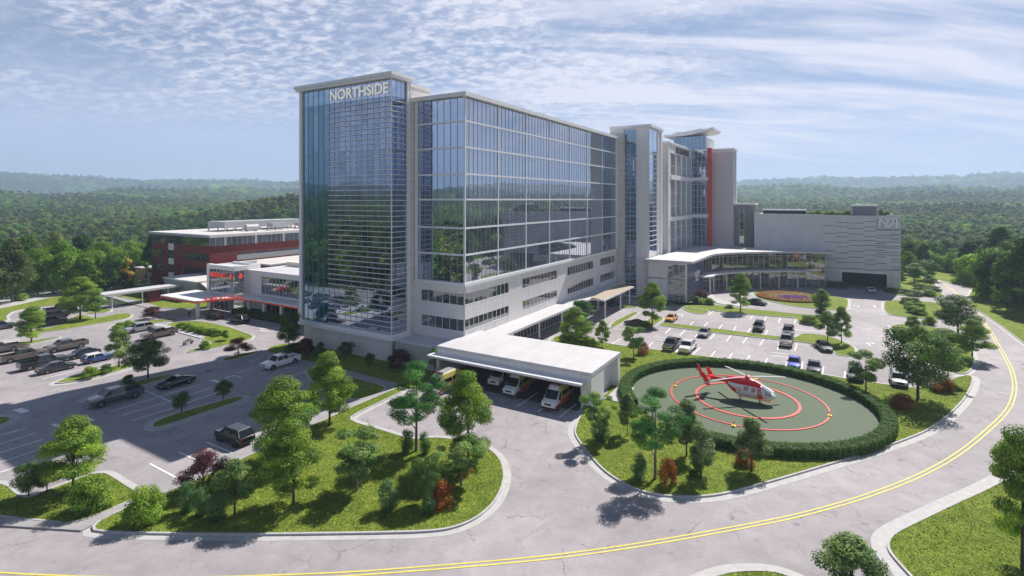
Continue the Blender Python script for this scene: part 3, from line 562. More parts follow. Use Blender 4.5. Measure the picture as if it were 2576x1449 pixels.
for zi, (z_a, z_b) in enumerate(((5.36, 7.14), (9.45, 11.24))):
    for k, (ua, ub) in enumerate(wins):
        g = MB(u0, v0); f = MB(u0, v0)
        facade(g, f, (ua, -10.6), (ub, -10.6), z_a, z_b, 10, [], 0.07, 0.03, 0, 0, gi=-.08)
        if k == 0: facade(g, f, (5, -1.85), (5, -10.6), z_a, z_b, 6, [], 0.07, 0.03, 0, 0, gi=-.08)
        w = g.build('strip_window', GL_D, t); f.slab((ua, -10.6), (ub, -10.6), -.1, .03, z_a-.05, z_a+.03); f.build('window_frame', ALU, w)
g = MB(u0, v0); f = MB(u0, v0); bays = [5+i*9.75 for i in range(8)]
cs = []
for i in range(7): cs += [i*9.75+9.75*k/8 for k in range(8)]
cs.append(68.25)
ZB = [17.3, 21.5, 26.0, 30.0, 34.2, 38.3]
f2 = MB(u0, v0)
facade(g, f2, (5, -10.6), (73.25, -10.6), 13.0, 42.1, cs, [], 0.045, 0.05, 0, 0); facade(g, f2, (5, -1.2), (5, -10.6), 13.0, 42.1, 7, [], 0.05, 0.06, 0, 0, gm=1)
for z in ZB: f.slab((5, -10.6), (73.25, -10.6), -.02, .16, z-.14, z+.14); f.slab((5, -1.2), (5, -10.76), -.02, .16, z-.14, z+.14)
g.build('glazing', [GL_W, GL_T], t); f2.build('mullions', MUL, t); f.build('floor_bands', ALU, t)
b = MB(u0, v0)
for u_ in bays: b.slab((u_-.1, -10.6), (u_+.1, -10.6), 0, .14, 13, 42.1)
b.slab((5, -1.2), (5, -.6), -.1, .45, 12.6, 42.2); b.slab((73.25, -10.6), (73.9, -10.6), -.1, .45, 12.6, 42.2); b.slab((4.9, -10.6), (5.1, -10.6), -.1, .2, 13, 42.1)
b.prism([(4.55, -11.05), (74, -11.05), (74, -10.5), (5.1, -10.5), (5.1, -.6), (4.55, -.6)], 12.45, 12.95)
b.build('frame', ALU, t)
b = MB(u0, v0); b.box(4.3, 74.3, -11.35, 12, 42.1, 42.75); b.build('roof', WHITE, t)
b = MB(u0, v0); g = MB(u0, v0)
facade(g, b, (9.4, -10.35), (73.5, -10.35), 0.15, 4.0, 52, [], 0.07, 0.05, 0, 0)
g.build('ground_floor_glazing', GL_D, t); b.build('shopfront_frames', ALU, t)

# ---- covered walk along the ward block
t = bld('covered_walkway', 'flat white canopy on slim columns along the foot of the long facade', 'canopy', 10, -12.7)
b = MB(10, -12.7); b.prism([(9.3, -10.65), (73, -10.65), (73, -12.2), (46, -14.6), (9.3, -14.8)], 3.85, 4.25); b.build('roof', ROOFW, t)
for k in range(5):
    b = MB(10, -12.7); uu = 15.8+k*9.75; b.tube((uu, -12.9, 0), (uu, -12.9, 3.85), .2, n=10); b.build('column', ALU, t)
t = bld('entrance_awning', 'tilted thin awning with tan timber top over the black car', 'awning', 45, -17)
b = MB(45, -17); q = [(45.2, -18.1, 4.25), (66, -17.9, 4.25), (66, -14.4, 4.6), (45.2, -15.2, 4.6)]
b.hexa(q+[(x, y, z+.22) for x, y, z in q]); b.build('roof', [mat('tan_timber', (0.36, 0.29, 0.21), 0.6, 0.1, 2)], t)
b = MB(45, -17); b.slab((45.1, -18.12), (66.1, -17.92), -.02, .1, 4.2, 4.52); b.slab((45.2, -15.1), (45.2, -18.2), -.0, .1, 4.25, 4.5); b.build('edge_trim', ALU, t)
for uu in (48, 58, 64.5):
    b = MB(45, -17); b.tube((uu, -17.3, 0), (uu, -17.3, 4.5), .16, n=10); b.build('column', ALU, t)
BOL = None
for k in range(9):
    x, y = W(46.5+k*2.1, -13.4)
    if BOL is None:
        b = MB(); b.tube((0, 0, 0), (0, 0, 1.0), .09, n=10); b.tube((0, 0, 1.0), (0, 0, 1.08), .09, .03, n=10); BOL = b.build('bollard', ALU); o = BOL
    else: o = BOL.copy(); COL.objects.link(o)
    o.location = (x, y, 0); tag(o, ('nearest', 'second', 'third', 'fourth', 'middle', 'sixth', 'seventh', 'eighth', 'farthest')[k]+' slim white bollard in the row under the tilted awning', 'bollard', 'bollards under the tilted awning')

# ---- annex between tower and ambulance garage
t = bld('low_annex', 'low flat roofed grey annex tucked between glass tower and ambulance garage', 'annex', .4, -.4)
b = MB(.4, -.4); b.box(.4, 5, -10.25, -.45, 0, 3.55); b.build('wall', mat('pale_green_panel', (0.40, 0.43, 0.43), 0.6, 0.05, .5), t)
b = MB(.4, -.4); b.box(.3, 5, -10.2, -.5, 3.56, 3.8); b.build('roof', CONCB, t)

# ---- ambulance garage
ua, ub, va, vb = -1.3, 9.2, -34.4, -10.3
t = bld('ambulance_garage', 'white open fronted garage with flat roof sheltering the ambulances', 'garage', ua, va)
b = MB(ua, va)
b.box(ua, ub, vb-.35, vb, 0, 4.2)
b.box(ub-.3, ub, va, vb-.36, 0, 4.2)
b.box(ua, ua+4.3, va, va+1.4, 0, 4.2); b.box(ua+4.31, ub-.9, va+1.0, va+1.4, 0, 4.2); b.box(ub-.89, ub-.31, va, va+1.4, 0, 4.2)
b.box(ua, ua+.5, va+1.41, vb-.36, 3.45, 4.2)
b.build('wall', WHITE, t)
b = MB(ua, va); b.box(ua-.05, ub+.05, va-.05, vb+.05, 4.21, 4.65); b.build('roof', ROOFW, t)
b = MB(ua, va); b.box(ua-1.5, ua-.01, va+.7, vb+.7, 3.30, 3.55); b.build('awning', ALU, t)
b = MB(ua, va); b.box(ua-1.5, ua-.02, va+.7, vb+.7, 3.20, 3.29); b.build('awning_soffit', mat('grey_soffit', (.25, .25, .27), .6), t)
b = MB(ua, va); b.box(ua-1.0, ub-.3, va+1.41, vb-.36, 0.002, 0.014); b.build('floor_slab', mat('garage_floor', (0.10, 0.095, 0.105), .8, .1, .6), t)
b = MB(ua, va); b.tube((ua-.1, vb-.1, 0), (ua-.1, vb-.1, 3.3), .12, n=8); b.build('corner_post', ALU, t)
x0, y0 = W(4.5, -36.3); pave([W(2.8, -36.6), W(8.8, -36.6), W(8.8, -34.5), W(2.8, -34.5)], PAVEL, 0.2, 'doorstep', True)

# ---- stair tower
uA, uB, vA, vB = 75.9, 87.2, -18.8, -12.3
t = bld('stair_tower', 'slender white tower with blue glass strips down its corner and side', 'tower', uA, vA)
b = MB(uA, vA); b.box(uA+.15, uB, vA+.15, -8, 0, 45.1); b.box(uA, uB-.2, vA, vA+3.35, 0.4, 45.1); b.build('wall', WHITE, t)
b = MB(uA, vA); b.box(74.2, 86, vB, -4, 0, 43.6); b.build('rear_shaft', SIDV, t)
g = MB(uA, vA); f = MB(uA, vA); rows = [1+i*1.28 for i in range(30)]; rows = [z for i, z in enumerate(rows)]
facade(g, f, (uA, vB+.35), (uA, vA+3.4), 0.5, 44.6, 2, rows, 0.06, 0.06, 0.07, 0.10, gi=.02)
facade(g, f, (uA+.1, vA), (uA+7.0, vA), 12.0, 44.6, 2, rows[10:], 0.05, 0.05, 0.06, 0.30, gi=.03, gm=1)
g.build('glazing', [GL_S, GL_T], t); f.build('mullions', ALU, t)
b = MB(uA, vA); b.slab((uA, vB+.75), (uA, vB+.3), -.3, .35, 0, 45.1); b.slab((uB-1.0, vA), (uB, vA), -.2, .45, 10, 45.1); b.slab((uA, vA+.0), (uA, vA-.02), -.1, .12, 0, 45.1); b.slab((uB-3.4, vA), (uB-2.8, vA), -.1, .25, 10, 45.1)
b.build('frame', ALU, t)
b = MB(uA, vA); b.box(uA-.5, uB+.6, vA-.6, -8, 45.1, 45.8); b.build('roof', WHITE, t)

# ---- second ward block with frieze lettering
uA, uB, vA = 91.8, 122.3, -19.4
t = bld('second_ward_block', 'white framed ward block with dark lettering on its frieze behind the stair tower', 'hospital building', uA, vA)
b = MB(uA, vA); b.box(uA+.1, uB, vA+.15, 0, 0, 42.5); b.box(87.2, uA+.1, -17.5, 0, 0, 45.0); b.build('wall', CONC, t)
g = MB(uA, vA); f = MB(uA, vA)
cs = [i*27.0/22 for i in range(23)]
facade(g, f, (uA+2.4, vA), (uA+29.4, vA), 10.5, 39.6, cs, [14.2, 17.6, 24, 28, 36.0], 0.06, 0.08, 0.08, 0.1, gi=.05)
g.build('glazing', GL_W, t); f.build('mullions', ALU, t)
b = MB(uA, vA)
for u_ in (uA, uA+8.4, uA+15.5, uA+22.5, uA+29.4): b.slab((u_, vA), (u_+(2.3 if u_ == uA else .8), vA), 0, .35, 8, 39.6)
b.slab((uA, vA), (uB, vA), 0, .4, 39.6, 42.2); b.slab((uA+2.3, vA), (uB, vA), .1, .6, 19.7, 20.9); b.slab((uA+2.3, vA), (uB, vA), .1, .6, 31.9, 33.2)
b.build('frame', WHITE, t)
b = MB(uA, vA); b.box(uA-.3, uB, vA-.7, 0, 42.2, 42.8); b.build('roof', WHITE, t)
text_part('frieze_letters', 'NORTHSIDE', 2.5, .08, mat('bronze_letters', (.05, .045, .04), .5), t, (8.0, -.52, 40.0), SIDE, 0.06, sx=1.25)

# ---- blue glass corner tower with wavy roof, red fin
uA = 122.3
t = bld('corner_glass_tower', 'blue glass corner tower with sweeping white roof behind the second ward block', 'tower', uA, -24.2)
b = MB(uA, -24.2); b.box(uA+.1, 138, -24.1, -13.8, 0, 47.0); b.build('wall', WHITE, t)
g = MB(uA, -24.2); f = MB(uA, -24.2)
facade(g, f, (uA, -13.8), (uA, -24.2), 10.6, 47.2, 8, [12+i*1.9 for i in range(18)], 0.08, 0.08, 0.08, 0.1, gi=.05)
facade(g, f, (uA, -24.2), (uA+3.0, -24.2), 10.6, 40, 2, [12+i*1.9 for i in range(14)], 0.08, 0.08, 0.08, 0.1, gi=.0)
g.build('glazing', GL_S, t); f.build('mullions', ALU, t)
for z in (20.0, 32.3): b = MB(uA, -24.2); b.slab((uA, -19.4), (uA, -25.0), .1, .8, z, z+1.1); b.build('ledge', WHITE, t)
rings = []
for i in range(13):
    v_ = -10.5-i*1.35; s = i/12; zc = 47.5+3.2*max(0, s-.38)**1.4
    th = 1.3 if 2 < i < 10 else .7
    rings.append([(uA-1.1, v_, zc), (uA+13, v_, zc), (uA+13, v_, zc+th), (uA-1.1, v_, zc+th)])
b = MB(uA, -24.2); b.loft(rings[::-1]); b.build('roof', WHITE, t)
b = MB(uA, -24.2); b.box(uA-.3, uA+.9, -26.0, -24.7, 10.6, 43.1); b.build('red_fin', REDP, t)
# ---- plain white block
t = bld('blank_white_block', 'plain windowless pinkish white block right of the red fin', 'hospital building', 126, -32)
b = MB(126, -32); b.box(126, 133, -32.2, -20, 0, 41.8); b.build('wall', mat('pink_white_render', (.60, .55, .56), .7, .04, .1), t)
b = MB(126, -32); b.box(125.8, 133.3, -32.5, -20, 42.4, 43.0); b.box(126.05, 133, -32.1, -20, 41.8, 42.4); b.build('roof', WHITE, t)
g = MB(126, -32); f = MB(126, -32); facade(g, f, (127.2, -32.2), (130.4, -32.2), 12, 41, 2, [14+i*2.5 for i in range(11)], .06, .1, .06, .1, gi=.03); g.build('glazing', GL_T, t); f.build('mullions', ALU, t)
# ---- grey stair block of the car park
t = bld('grey_stair_block', 'dark grey stair block with white roof and narrow glass slit', 'stair block', 127, -39)
b = MB(127, -39); b.box(127, 133, -38.2, -30.8, 0, 24.2); b.build('wall', GREYW, t)
b = MB(127, -39); b.box(126.6, 133.8, -38.9, -30.8, 24.2, 24.8); b.build('roof', WHITE, t)
g = MB(127, -39); f = MB(127, -39); facade(g, f, (127, -33.9), (127, -35.3), 10.6, 23.3, 1, [13, 16, 19, 21.5], .08, .08, .08, .08, gi=.03); g.build('window', GL_E, t); f.build('window_frame', ALU, t)

# ---- parking garage
uG = 123.4
t = bld('parking_garage', 'broad grey slatted parking garage with dark vehicle entrance', 'parking garage', uG, -58)
b = MB(uG, -58)
dv0, dv1 = -73.6, -62.6
def ray_v(px): r = (px-CX)/FPX; return None
b.box(uG, uG+.6, -57.9, -38.8, 0, 21.5); b.box(uG, uG+.6, dv1, -57.9, 0, 21.3); b.box(uG, uG+.6, dv1-11.0, dv1, 4.6, 21.3); b.box(uG, uG+.6, -76.8, dv1-11.0, 0, 21.3)
b.box(uG+.61, 180, -76.8, -76.2, 0, 21.2); b.box(uG+.61, 180, -39.4, -38.8, 0, 21.2); b.box(180, 180.6, -76.8, -38.8, 0, 21.2)
b.build('wall', GARM, t)
b = MB(uG, -58); b.box(uG+.61, 180, -76.19, -39.41, 19.6, 20.0); b.box(uG+.61, 135, -76.19, -39.41, 4.7, 5.1); b.box(135, 135.4, -76.19, -39.41, 0, 5.1); b.build('parking_deck', mat('dark_deck', (.10, .10, .10), .9), t)
b = MB(uG, -58)
b.slab((uG, dv1+.4), (uG, dv1-11.4), 0, .25, 4.55, 5.1); b.slab((uG, dv1+.4), (uG, dv1), 0, .25, 0, 4.55); b.slab((uG, dv1-11.0), (uG, dv1-11.4), 0, .25, 0, 4.55); b.slab((uG, -73.5), (uG, -76.9), -.2, .1, 21.3, 21.6)
b.build('door_surround', ALU, t)
b = MB(uG, -58); rnd = random.Random(3)
cols = [(-58.2, -61.3), (-61.3, -64.3), (-64.3, -68.2), (-68.2, -71.0), (-71.0, -76.7)]
for ci, (c0, c1) in enumerate(cols):
    n = [6, 10, 9, 11, 24][ci]
    for k in range(n):
        z = 5.6+(15.2/n)*k+rnd.uniform(-.2, .2)
        a0, a1 = (c0, c1) if ci < 4 else rnd.choice([(c0, c1), (c0, c1), (-71.0, -73.4), (-74.5, -76.7)])
        b.slab((uG, a0), (uG, a1), .0, .03, z, z+.13)
b.build('dark_slats', mat('navy_slats', (.015, .02, .07), .5), t)
EM = mat('emblem_pale', (.90, .90, .93), .5)
b = MB(uG, -58)
def stroke(p, q, w=.42):
    (v1, z1), (v2, z2) = p, q; L = math.hypot(v2-v1, z2-z1); nv, nz = (z2-z1)/L*w/2, -(v2-v1)/L*w/2
    pts = [(v1+nv, z1+nz), (v1-nv, z1-nz), (v2-nv, z2-nz), (v2+nv, z2+nz)]
    b.hexa([(uG-.16, y, z) for y, z in pts]+[(uG-.05, y, z) for y, z in pts])
for s in (((-71.9, 18.0), (-71.9, 20.6)), ((-71.9, 20.6), (-73.8, 18.1)), ((-73.2, 20.5), (-73.9, 19.5)), ((-73.0, 18.0), (-74.1, 20.3)), ((-74.2, 20.5), (-76.0, 20.5)), ((-75.9, 18.0), (-75.9, 20.5)), ((-75.0, 18.9), (-75.0, 20.3)), ((-73.9, 18.0), (-74.8, 19.1))): stroke(*s)
b.build('emblem', EM, t)
for (a_, b_, c_, d_, e_, mm, nm, lb, ct) in ((126, 132, -65.5, -71.3, 24.0, GREYW, 'roof_stair_hut', 'grey stair hut with pale lid on the parking garage roof', 'stair hut'), (127, 131, -41, -53, 22.5, DARK, 'roof_plant_screen', 'long low black plant screen on the parking garage roof', 'plant screen')):
    q = bld(nm, lb, ct, a_, d_); q.location.z = 20.0
    k = MB(a_, d_); k.box(a_, b_, d_, c_, 0, e_-20); k.build('wall', mm, q)
    k = MB(a_, d_); k.box(a_-.3, b_+.3, d_-.3, c_+.3, e_-20, e_-19.6); k.build('roof', ALU, q)

# ---- entrance pavilion
t = bld('entrance_pavilion', 'curved glass entrance pavilion under a sweeping flat white roof', 'pavilion', 100, -40)
arc = [(94.7, -28.7), (98.5, -30.3), (102.5, -32.8), (106.3, -36), (110, -40), (113.4, -44), (116.3, -48.6), (118.4, -53.4), (119.7, -58.3)]
roofp = [(73.2, -17.5), (73.0, -30.6), (92, -31.2), (96.5, -32.0), (101, -34.4), (105, -37.6), (108.6, -41.6), (112, -45.8), (114.8, -50), (116.8, -54.4), (118, -60.0), (123.3, -60.0), (123.3, -38.7), (126, -32.3), (126, -25), (122.3, -24.4), (122.3, -19.8), (91, -19.8), (87.3, -19), (75.8, -19)]
b = MB(100, -40); b.prism(roofp, 10.1, 10.65); b.build('roof', ROOFW, t)
b = MB(100, -40); b.prism([(74.5, -19), (74.5, -28.6), (94.7, -28.6)]+[(a+.6, c+.5) for a, c in arc[1:]]+[(122.9, -58.3), (122.9, -39.5), (121, -25), (121, -20), (87.4, -19.6)], 5.6, 5.9); b.build('upper_floor', mat('floor_edge', (.30, .30, .33), .6), t)
b = MB(100, -40); b.slab((74.5, -19), (74.5, -24.0), -.3, 0, 0, 10.1); b.slab((74.5, -28.4), (74.5, -28.8), -.3, .15, 0, 10.1); b.slab((74.5, -24.0), (74.5, -28.4), -.3, .1, 9.4, 10.1); b.slab((74.5, -28.8), (94.7, -28.8), -.3, -.02, 9.6, 10.1); b.build('wall', WHITE, t)
g = MB(100, -40); f = MB(100, -40)
facade(g, f, (74.5, -24.0), (74.5, -28.4), 0.1, 9.4, 3, [.5+i*.42 for i in range(21)], .08, .1, .07, .28, gi=-.05)
g.build('louvred_window', GL_D, t); f.build('window_louvres', ALU, t)
BLUEB = bpy.data.materials.new('blue_pattern_brick'); BLUEB.use_nodes = True
def bluebrick():
    nt = BLUEB.node_tree; N = nt.nodes; L = nt.links; p = N['Principled BSDF']; tc = N.new('ShaderNodeTexCoord'); sp = N.new('ShaderNodeSeparateXYZ'); cb = N.new('ShaderNodeCombineXYZ')
    L.new(tc.outputs['Object'], sp.inputs[0]); L.new(sp.outputs[0], cb.inputs[0]); L.new(sp.outputs[2], cb.inputs[1])
    br = N.new('ShaderNodeTexBrick'); br.inputs['Scale'].default_value = 1.0; br.inputs['Brick Width'].default_value = 1.3; br.inputs['Row Height'].default_value = .34; br.inputs['Mortar Size'].default_value = .05; br.inputs['Bias'].default_value = -.1
    br.inputs['Color1'].default_value = (.03, .05, .22, 1); br.inputs['Color2'].default_value = (.30, .31, .38, 1); br.inputs['Mortar'].default_value = (.07, .07, .09, 1)
    L.new(cb.outputs[0], br.inputs['Vector']); L.new(br.outputs[0], p.inputs['Base Color']); p.inputs['Roughness'].default_value = .35
bluebrick()
b = MB(100, -40); b.slab((74.55, -28.75), (94.7, -28.75), -.3, .0, 0.0, 9.6); b.build('blue_patterned_wall', BLUEB, t)
text_part('wall_letters', 'NORTHSIDE', 1.25, .06, WHITE, t, (-100+87.0-4.3, 11.25-.16, 5.9), SIDE, 0.03)
b = MB(100, -40); rnd = random.Random(5)
for zz in (5.05, 4.1):
    x_ = 84.6
    while x_ < 88.6: w_ = rnd.choice((.12, .3, .45)); b.slab((x_, -28.76), (x_+w_, -28.76), .02, .12, zz, zz+.7); x_ += w_+.22
b.build('small_letter_rows', WHITE, t)
g = MB(100, -40); f = MB(100, -40); col = MB(100, -40)
for i in range(len(arc)-1):
    facade(g, f, arc[i], arc[i+1], 0.2, 5.6, 3, [2.9], .06, .12, .08, .08); facade(g, f, arc[i], arc[i+1], 5.9, 10.1, 3, [9.3], .06, .12, .08, .08)
facade(g, f, (119.7, -58.3), (123.3, -58.3), .2, 10.1, 2, [5.7], .08, .1, .1, .1)
g.build('curved_glazing', GL_E, t); f.build('mullions', ALU, t)
aw = [(88.4, -28.9), (87.0, -30.3), (89.2, -32.2), (93.5, -32.4), (98, -34.2), (102.6, -37.6), (106.5, -41.8), (110, -46.4), (112.5, -51), (113.3, -54.6), (116.5, -54.0)]
aw += [(118.2, -53.4), (116.1, -48.7), (113.2, -44.1), (109.8, -40.2), (106.1, -36.2), (102.3, -33), (98.3, -30.5), (94.7, -29.0)]
b = MB(100, -40); b.prism(aw, 4.85, 5.2); b.build('curved_awning', WHITE, t)
for (a_, c_) in ((90.3, -31.4), (94.5, -31.6), (99.5, -34.2), (104, -38), (107.7, -42.2), (111, -46.8), (113.2, -51.5)):
    b = MB(100, -40); b.tube((a_, c_, 0), (a_, c_, 4.85), .17, n=10); b.build('column', ALU, t)

# ---- left: red building
uR, vR = 22.0, 89.5
t = bld('red_building', 'three storey dark red building with flat white roof and green tinted windows', 'building', uR, vR)
b = MB(uR, vR); b.box(uR+.15, 70, vR-.0+.15, vR+32, 0, 15.3); b.build('core', DARK, t)
b = MB(uR, vR)
def redface(a0, b0, gaps):
    pass
# front (towards -u): v from vR to vR+32
def band(z0, z1, segs_): 
    for s0, s1 in segs_: b.slab((uR, s1), (uR, s0), -.15, 0, z0, z1)
A_, B_ = vR, vR+32
band(10.7, 12.8, [(A_, A_+19), (A_+22, B_)]); band(8.6, 10.7, [(A_, A_+.6), (A_+13, A_+15.5), (A_+16.5, A_+19), (A_+22, A_+24.2)]); band(6.4, 8.6, [(A_, A_+19), (A_+22, B_)])
band(4.2, 6.4, [(A_, A_+.6), (A_+13, A_+15.5), (A_+16.5, A_+19), (A_+22, A_+24.2)]); band(0, 4.2, [(A_, A_+19), (A_+22, B_)])
b.slab((uR, vR), (70, vR), -.15, 0, 10.4, 12.8); b.slab((uR, vR), (70, vR), -.15, 0, 0, 8.2); b.slab((uR, vR), (uR+8, vR), -.15, 0, 8.2, 10.4); b.slab((uR+34, vR), (70, vR), -.15, 0, 8.2, 10.4)
b.build('wall', RED, t)
for z_a, z_b in ((10.9, 12.8), (6.6, 8.4), (0, 4.2)): b = MB(uR, vR); b.slab((uR, A_+22), (uR, A_+19), -.15, .05, z_a, z_b); b.build('pale_panel', WHITE, t)
for (s0, s1, z0, z1, nm) in ((A_+.6, A_+13, 8.6, 10.7, 'window'), (A_+15.5, A_+16.5, 8.6, 10.7, 'window'), (A_+24.2, B_, 8.6, 10.7, 'window'), (A_+.6, A_+13, 4.2, 6.4, 'window'), (A_+15.5, A_+16.5, 4.2, 6.4, 'window'), (A_+24.2, B_, 4.2, 6.4, 'window'), (A_, B_, 12.8, 15.3, 'top_window'), (A_+19, A_+22, 4.2, 10.9, 'window')):
    g = MB(uR, vR); f = MB(uR, vR); facade(g, f, (uR, s1), (uR, s0), z0, z1, max(1, int((s1-s0)/1.5)), [], .07, .04, 0, 0, gi=-.06); w = g.build(nm, GL_D, t); f.build('window_frame', mat('dark_frame', (.06, .06, .06), .5), w)
g = MB(uR, vR); f = MB(uR, vR); facade(g, f, (uR, vR), (70, vR), 12.8, 15.3, 30, [], .07, .04, 0, 0, gi=-.05)
for k in range(6): f.slab((uR+4+k*9.5, vR), (uR+4.6+k*9.5, vR), -.1, .2, 12.8, 15.3)
w = g.build('side_top_window', GL_D, t); f.build('pillars', CONC, w)
g = MB(uR, vR); facade(g, None, (uR+8, vR), (uR+34, vR), 8.2, 10.4, 18, [], gi=-.06); g.build('side_window', GL_D, t)
b = MB(uR, vR); b.box(uR-.6, 71, vR-.8, vR+32.6, 15.3, 16.1); b.build('roof', mat('pale_flat_roof', (.62, .59, .57), .8, .15, .15), t)
b = MB(uR, vR); b.slab((uR, A_+32.6), (uR, A_-.8), .6, .66, 15.35, 15.75); b.build('roof_edge', mat('grey_metal', (.35, .35, .37), .5), t)
PL = mat('plant_metal', (.42, .42, .43), .5, .2, 1.5)
def roofplant(name, label, cat, u, v, du, dv, h, kind):
    q = bld(name, label, cat, u, v); q.location.z = 16.1
    k = MB(u, v)
    if kind == 'screen':
        k.box(u, u+du, v, v+dv, 1.0, 1+h)
        k.build('screen', PL, q); k = MB(u, v)
        n = max(2, int(du/3))
        for i in range(n+1):
            for j in (0, 1): k.box(u+i*(du-.3)/n, u+i*(du-.3)/n+.25, v+j*(dv-.3), v+j*(dv-.3)+.25, 0, 1.0)
        k.build('legs', PL, q)
    else:
        k.tube((u, v, 1.2), (u+du, v, 1.2), h/2, n=14); k.build('tank', PL, q); k = MB(u, v)
        for i in (.15, .85): k.box(u+du*i-.2, u+du*i+.2, v-.7, v+.7, 0, .6)
        k.build('cradle', PL, q)
roofplant('rooftop_screen', 'long pale louvred screen raised on stub legs on the red building roof', 'rooftop plant', 33, 101, 30, 9, 2.0, 'screen')
roofplant('rooftop_tank', 'round tan ended duct lying on the red building roof', 'rooftop plant', 37, 96.5, 4, 0, 2.0, 'tank')
roofplant('rooftop_unit', 'boxy grey air handler beside the round duct on the red building', 'rooftop plant', 45, 94.5, 6, 3, 1.3, 'screen')
roofplant('rooftop_unit', 'far grey air handler next to the tower edge on the red building roof', 'rooftop plant', 55, 94, 5, 3, 1.2, 'screen')
# lower red wing beside the tower
t = bld('low_red_wing', 'low red wing with white roof edge in front of the red building', 'building', 24, 74)
b = MB(24, 74); b.box(30, 70, 74, 86, 0, 7.6); b.build('wall', mat('bright_red_render', (.30, .04, .03), .7, .08, .5), t)
b = MB(24, 74); b.box(29.5, 70, 73.4, 88, 7.6, 8.0); b.build('roof', mat('pale_flat_roof', (.6, .6, .6)), t)

# ---- emergency pavilion
t = bld('emergency_pavilion', 'white emergency pavilion with red lettering and wide canopy', 'pavilion', 9.5, 58)
O = (9.5, 58)
b = MB(*O)
b.slab((9.5, 68.6), (9.5, 67.6), -.8, .1, 0, 10.0); b.slab((9.5, 68.6), (9.5, 57.6), -.8, .12, 9.55, 10.6); b.slab((9.5, 57.6), (16, 57.6), -.6, .1, 9.55, 10.6); b.slab((12.0, 57.8), (16, 57.8), -.4, 0, 0, 9.6)
b.box(9.7, 22, 68.0, 68.6, 0, 10.3); b.box(15.5, 16, 57.9, 68, 9.6, 10.6); b.slab((9.5, 67.6), (9.5, 57.6), -.3, .05, 3.9, 4.3)
b.box(13, 13.5, 22, 57.5, 8.3, 9.3); b.box(12.9, 13.2, 52.8, 57.5, 0, 8.3); b.slab((13, 57.5), (13, 22), -.3, .35, 8.75, 9.35); b.slab((13, 57.5), (13, 22), -.3, .12, 8.3, 8.75)
b.slab((13, 57.5), (13, 22), -.3, .05, 3.9, 4.4)
b.build('wall', WHITE, t)
b = MB(*O); b.box(9.4, 16, 57.7, 68.4, 9.9, 10.1); b.box(12.7, 30, 22, 57.6, 9.35, 9.55); b.build('roof', ROOFW, t)
b = MB(*O); b.box(22, 24, 36, 56, 9.55, 10.6); b.build('roof_upstand', mat('cream_render', (.72, .70, .60), .7), t)
g = MB(*O); f = MB(*O)
facade(g, f, (9.5, 67.6), (9.5, 57.8), 4.3, 9.55, 7, [6.9], .07, .05, .07, .05, gi=-.1); facade(g, f, (9.5, 57.7), (12, 57.7), 4.3, 9.55, 2, [6.9], .07, .05, .07, .05, gi=-.08)
facade(g, f, (13, 52.6), (13, 22), 4.4, 8.3, 24, [], .06, .08, 0, 0, gi=-.05); facade(g, f, (13, 52.6), (13, 22), 0.2, 3.9, 18, [], .06, .08, 0, 0, gi=-.05)
facade(g, f, (9.5, 66.6), (9.5, 58), 0.1, 3.9, 5, [2.5], .12, .08, .1, .05, gi=-.1)
g.build('glazing', GL_D, t); f.build('mullions', ALU, t)
b = MB(*O)
for z in [.4+i*.36 for i in range(10)]+[4.5+i*.30 for i in range(9)]:
    b.slab((9.5, 59.6), (9.5, 57.3), .05, .32, z, z+.10); b.slab((9.2, 57.6), (12, 57.6), .05, .32, z, z+.10)
b.build('corner_louvres', ALU, t)
b = MB(*O); cp = [(9.4, 73), (1.2, 73), (1.2, 58.8), (2.0, 58), (3.4, 57.9), (5.2, 57.4), (7.0, 56), (8.2, 54.2), (8.8, 51.5), (9.0, 48), (9.0, 44), (8.8, 32), (8.6, 22), (12.9, 22), (12.9, 57.4), (9.4, 57.7)]
b.prism(cp, 3.55, 4.0); b.build('canopy', WHITE, t)
b = MB(*O)
for i in range(1, 12): b.slab(cp[i], cp[i+1], -.06, .04, 3.46, 3.78)
for i in range(1, 12): pass
b.build('canopy_red_edge', SIGNR, t)
bpy.context.view_layer.update()
for (a_, c_) in ((2.6, 60.0), (9.0, 66.0), (10.2, 53), (10.2, 47.5), (10.2, 41.5), (10.2, 35.5), (10.2, 29.5)):
    b = MB(*O); b.box(a_-.3, a_+.3, c_-.3, c_+.3, 0, 3.55); b.build('column', ALU, t)
text_part('emergency_letters', 'EMERGENCY', 1.5, .05, SIGNL, t, (-.10, 67.3-58, 7.75), FRONT, .012, sx=.76)
b = MB(*O)
def cross(a, c, z, s, side):
    if side == 'f': b.slab((a, c+s), (a, c-s), 0, .12, z-s*.33, z+s*.33); b.slab((a, c+s*.33), (a, c-s*.33), 0.01, .13, z-s, z+s)
    else: b.slab((a-s, c), (a+s, c), 0, .12, z-s*.33, z+s*.33); b.slab((a-s*.33, c), (a+s*.33, c), 0.01, .13, z-s, z+s)
cross(9.5, 58.9, 8.3, .62, 'f'); b.build('red_cross', SIGNL, t); b = MB(*O); cross(11.0, 57.6, 8.3, .62, 's'); b.build('red_cross', SIGNL, t)
txt = 'EMERGENCY'; raw = [(2.6, 58.0), (3.4, 57.9), (5.2, 57.4), (7.0, 56), (8.2, 54.2), (8.8, 51.5), (9.0, 49.5)]
def along(d):
    for k in range(len(raw)-1):
        L = math.hypot(raw[k+1][0]-raw[k][0], raw[k+1][1]-raw[k][1])
        if d <= L or k == len(raw)-2: return (raw[k][0]+(raw[k+1][0]-raw[k][0])*d/L, raw[k][1]+(raw[k+1][1]-raw[k][1])*d/L)
        d -= L
path = [along(.2+k*1.02) for k in range(9)]
sub = link('canopy_letters', None, t)
